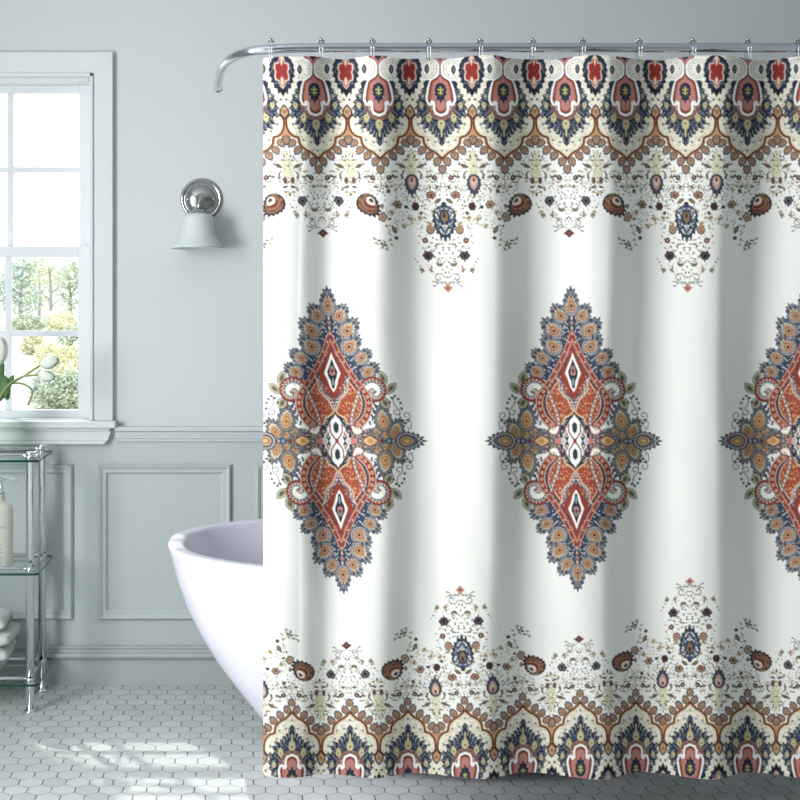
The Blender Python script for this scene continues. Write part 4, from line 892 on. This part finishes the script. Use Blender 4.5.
def pattern_xy(X, Y):
    """where each point of the hanging cloth lies in the printed repeat"""
    ku = np.array([-118, -59, 0, 59, 118, 177, 236, 295, 354, 413, 472, 531, 590, 649, 708, 767.])
    top = np.array([187, 250, 313, 378, 440, 503, 564.5, 625, 685, 748, 809]+[809+61*k for k in range(1, 6)])
    tip = np.array([198, 259, 320, 381, 443, 505, 568, 627, 686, 747, 806]+[806+60.5*k for k in range(1, 6)])
    mid = np.array([215, 276, 337, 396, 456, 516, 575, 633, 690, 748, 806]+[806+60*k for k in range(1, 6)])
    low = np.array([230, 288.5, 345, 403, 461, 519.5, 578.5, 634.5, 689.5, 748, 805.5]+[805.5+59.5*k for k in range(1, 6)])
    bot = np.array([234, 292, 350, 408, 465, 523, 580.5, 636, 690, 747.5, 805]+[805+59*k for k in range(1, 6)])
    ys = np.array([70., 190, 441, 620, 712]); tab = np.stack([top, tip, mid, low, bot])
    U = np.empty_like(X)
    for r in range(X.shape[0]):
        y = np.clip(Y[r].mean(), 70, 712); j = min(3, int(np.searchsorted(ys, y))-1) if y > 70 else 0; f = (y-ys[j])/(ys[j+1]-ys[j])
        U[r] = np.interp(X[r], tab[j]*(1-f)+tab[j+1]*f, ku)
    mk = np.array([300., 540, 593, 646, 724, 830]); cxs = np.array([345., 462, 578, 689, 800])
    offs = np.array([[0,0,-2,-3,-11,-13],[0,0,-4,-6,-13,-15],[0,0,-4,-9,-21,-23],[0,0,-13,-16,-21,-24],[0,0,-8,-12,-20,-24.]])
    V = np.empty_like(Y); W = [np.clip(1-np.abs(X[0]-cx_)/114, 0, 1) for cx_ in cxs]
    W[0] = np.where(X[0] < 345, 1, W[0]); W[-1] = np.where(X[0] > 800, 1, W[-1]); sw = sum(W)
    for c_ in range(X.shape[1]):
        o_ = sum(W[k][c_]*offs[k] for k in range(5))/sw[c_]
        V[:, c_] = np.interp(Y[:, c_], mk+o_, mk, left=None) if False else np.where(Y[:, c_] < 300, Y[:, c_], np.interp(Y[:, c_], mk+o_, mk))
    return U, V
def curtain():
    step = .66
    xs = np.arange(X0V, X1V, step); ys = np.arange(TOPV, BOTV+.01, step)
    X, Y = np.meshgrid(xs, ys)
    # hem: a little higher between hooks is kept by the cloth itself
    dep = fold(X, Y)
    co = np.empty(X.shape+(3,), np.float32)
    co[..., 0] = (X-CX)*K; co[..., 1] = CD-dep; co[..., 2] = EYE-(Y-CY)*K
    hooks = np.array(HOOKS)
    d = np.abs(xs[:, None]-hooks[None, :]).min(1)
    sag = (np.clip(d/26, 0, 1)**2)*1.6
    co[..., 2] -= (sag[None, :]*np.exp(-(Y-TOPV)/26)*K).astype(np.float32)
    pat = build_pattern()
    U, V = pattern_xy(X+(X-CX)*dep/CD, Y+(Y-CY)*dep/CD)      # print shifted by the folds' camera perspective, to line up with image pixels
    def samp(dx, dy):
        u = np.abs((U+dx+118) % 236-118); v = V+dy; v = np.where(v > VMID, 2*VMID-v, v)
        return pat[np.clip(((v-VTOP)*SS).astype(int), 0, pat.shape[0]-1), np.clip((u*SS).astype(int), 0, pat.shape[1]-1)]
    acc = 0
    for dx in (-.33, -.11, .11, .33):
        for dy in (-.33, -.11, .11, .33): acc = acc+np.where(samp(dx, dy) <= .04045, samp(dx, dy)/12.92, ((samp(dx, dy)+.055)/1.055)**2.4)
    acc = acc/16*.86        # polyester white
    ny, nx = X.shape; n = ny*nx
    me = bpy.data.meshes.new('curtain_cloth'); me.vertices.add(n); me.vertices.foreach_set('co', co.reshape(-1))
    i = (np.arange(ny-1)[:, None]*nx+np.arange(nx-1)[None, :]).reshape(-1)
    q = np.stack([i, i+nx, i+nx+1, i+1], 1).astype(np.int32); nf = len(q)
    me.loops.add(nf*4); me.loops.foreach_set('vertex_index', q.reshape(-1))
    me.polygons.add(nf); me.polygons.foreach_set('loop_start', np.arange(0, nf*4, 4, dtype=np.int32))
    me.polygons.foreach_set('use_smooth', np.ones(nf, bool)); me.update(calc_edges=True)
    ca = me.color_attributes.new('print', 'FLOAT_COLOR', 'POINT')
    ca.data.foreach_set('color', np.concatenate([acc, np.ones(acc.shape[:2]+(1,))], 2).astype(np.float32).reshape(-1))
    return me
HOOKS = [270.5, 321, 372, 428.5, 480, 532.5, 582.5, 639, 692.5, 747.5, 797.5, 850, 902, 955]
def cloth_material():
    m = bpy.data.materials.new('printed_polyester'); m.use_nodes = True; n, l = m.node_tree.nodes, m.node_tree.links; b = n['Principled BSDF']
    a = n.new('ShaderNodeAttribute'); a.attribute_name = 'print'; l.new(a.outputs['Color'], b.inputs['Base Color'])
    b.inputs['Roughness'].default_value = .75; b.inputs['Specular IOR Level'].default_value = .2
    # fine weave
    t = n.new('ShaderNodeTexCoord'); w1 = n.new('ShaderNodeTexWave'); w1.inputs['Scale'].default_value = 160; w1.bands_direction = 'Z'
    l.new(t.outputs['Object'], w1.inputs['Vector']); bp = n.new('ShaderNodeBump'); bp.inputs['Strength'].default_value = .05; bp.inputs['Distance'].default_value = .001
    l.new(w1.outputs['Fac'], bp.inputs['Height']); l.new(bp.outputs[0], b.inputs['Normal'])
    return m
me = curtain(); me.materials.append(cloth_material())
cur = bpy.data.objects.new('shower_curtain', me); sc.collection.objects.link(cur)
tag(cur, 'long white shower curtain printed with rust and navy paisley medallions, hanging from the rod', 'shower curtain')
# ------------------------------------------------------------------ hooks
HOLE = 61.0
def hook_parts(parent):
    x = HX; r = .0162
    for k, s in enumerate((-1, 1)):
        y_ = 0
        loop = []
        for i in range(15):
            a = -PI*.18+PI*1.36*i/14; loop.append((x+s*.0035, RY-r*math.cos(a)*1.0, RZ+r*math.sin(a)))
        dz = (RZ-(EYE-(HOLE-CY)*K))
        P_ = [(x+s*.0025, RY-.004, RZ-dz), (x+s*.003, RY-.012, RZ-.026)]+loop+[(x+s*.003, RY+.010, RZ-.026), (x+s*.0025, RY+.004, RZ-dz)]
        bm = bmesh.new(); tube(bm, crv(P_, 2), .0009, 6); obj('wire', bm, M['rodmetal'], parent, smooth=True)
    for s in (-1, 0, 1):
        bm = bmesh.new(); bmesh.ops.create_icosphere(bm, subdivisions=2, radius=.0040 if s else .0046)
        bm.transform(Matrix.Translation((x+s*.0058, RY, RZ+.0165+(0 if s else .004)))); obj('roller_ball', bm, M['satin'], parent, smooth=True)
HX = (HOOKS[0]-CX)*K
h0 = empty('curtain_hook', (HX, RY, RZ), None, 'curtain hook', 'roller hooks along the curtain rod')
hook_parts(h0)
names = ['leftmost chrome roller hook on the rod, nearest the bend', 'second chrome roller hook from the left on the curtain rod', 'third chrome roller hook from the left on the curtain rod',
 'fourth chrome roller hook from the left on the curtain rod', 'fifth chrome roller hook from the left on the curtain rod', 'sixth chrome roller hook from the left, left of the middle medallion',
 'seventh chrome roller hook from the left, just right of the middle medallion', 'eighth chrome roller hook from the left on the curtain rod', 'third last chrome roller hook towards the right edge',
 'second last chrome roller hook before the right edge', 'chrome roller hook at the right edge of the picture']
h0['label'] = names[0]
for i in range(1, 11):
    c = h0.copy(); sc.collection.objects.link(c); c.location = ((HOOKS[i]-CX)*K, RY, RZ); c['label'] = names[i]
    for ch in h0.children:
        d = ch.copy(); sc.collection.objects.link(d); d.parent = c
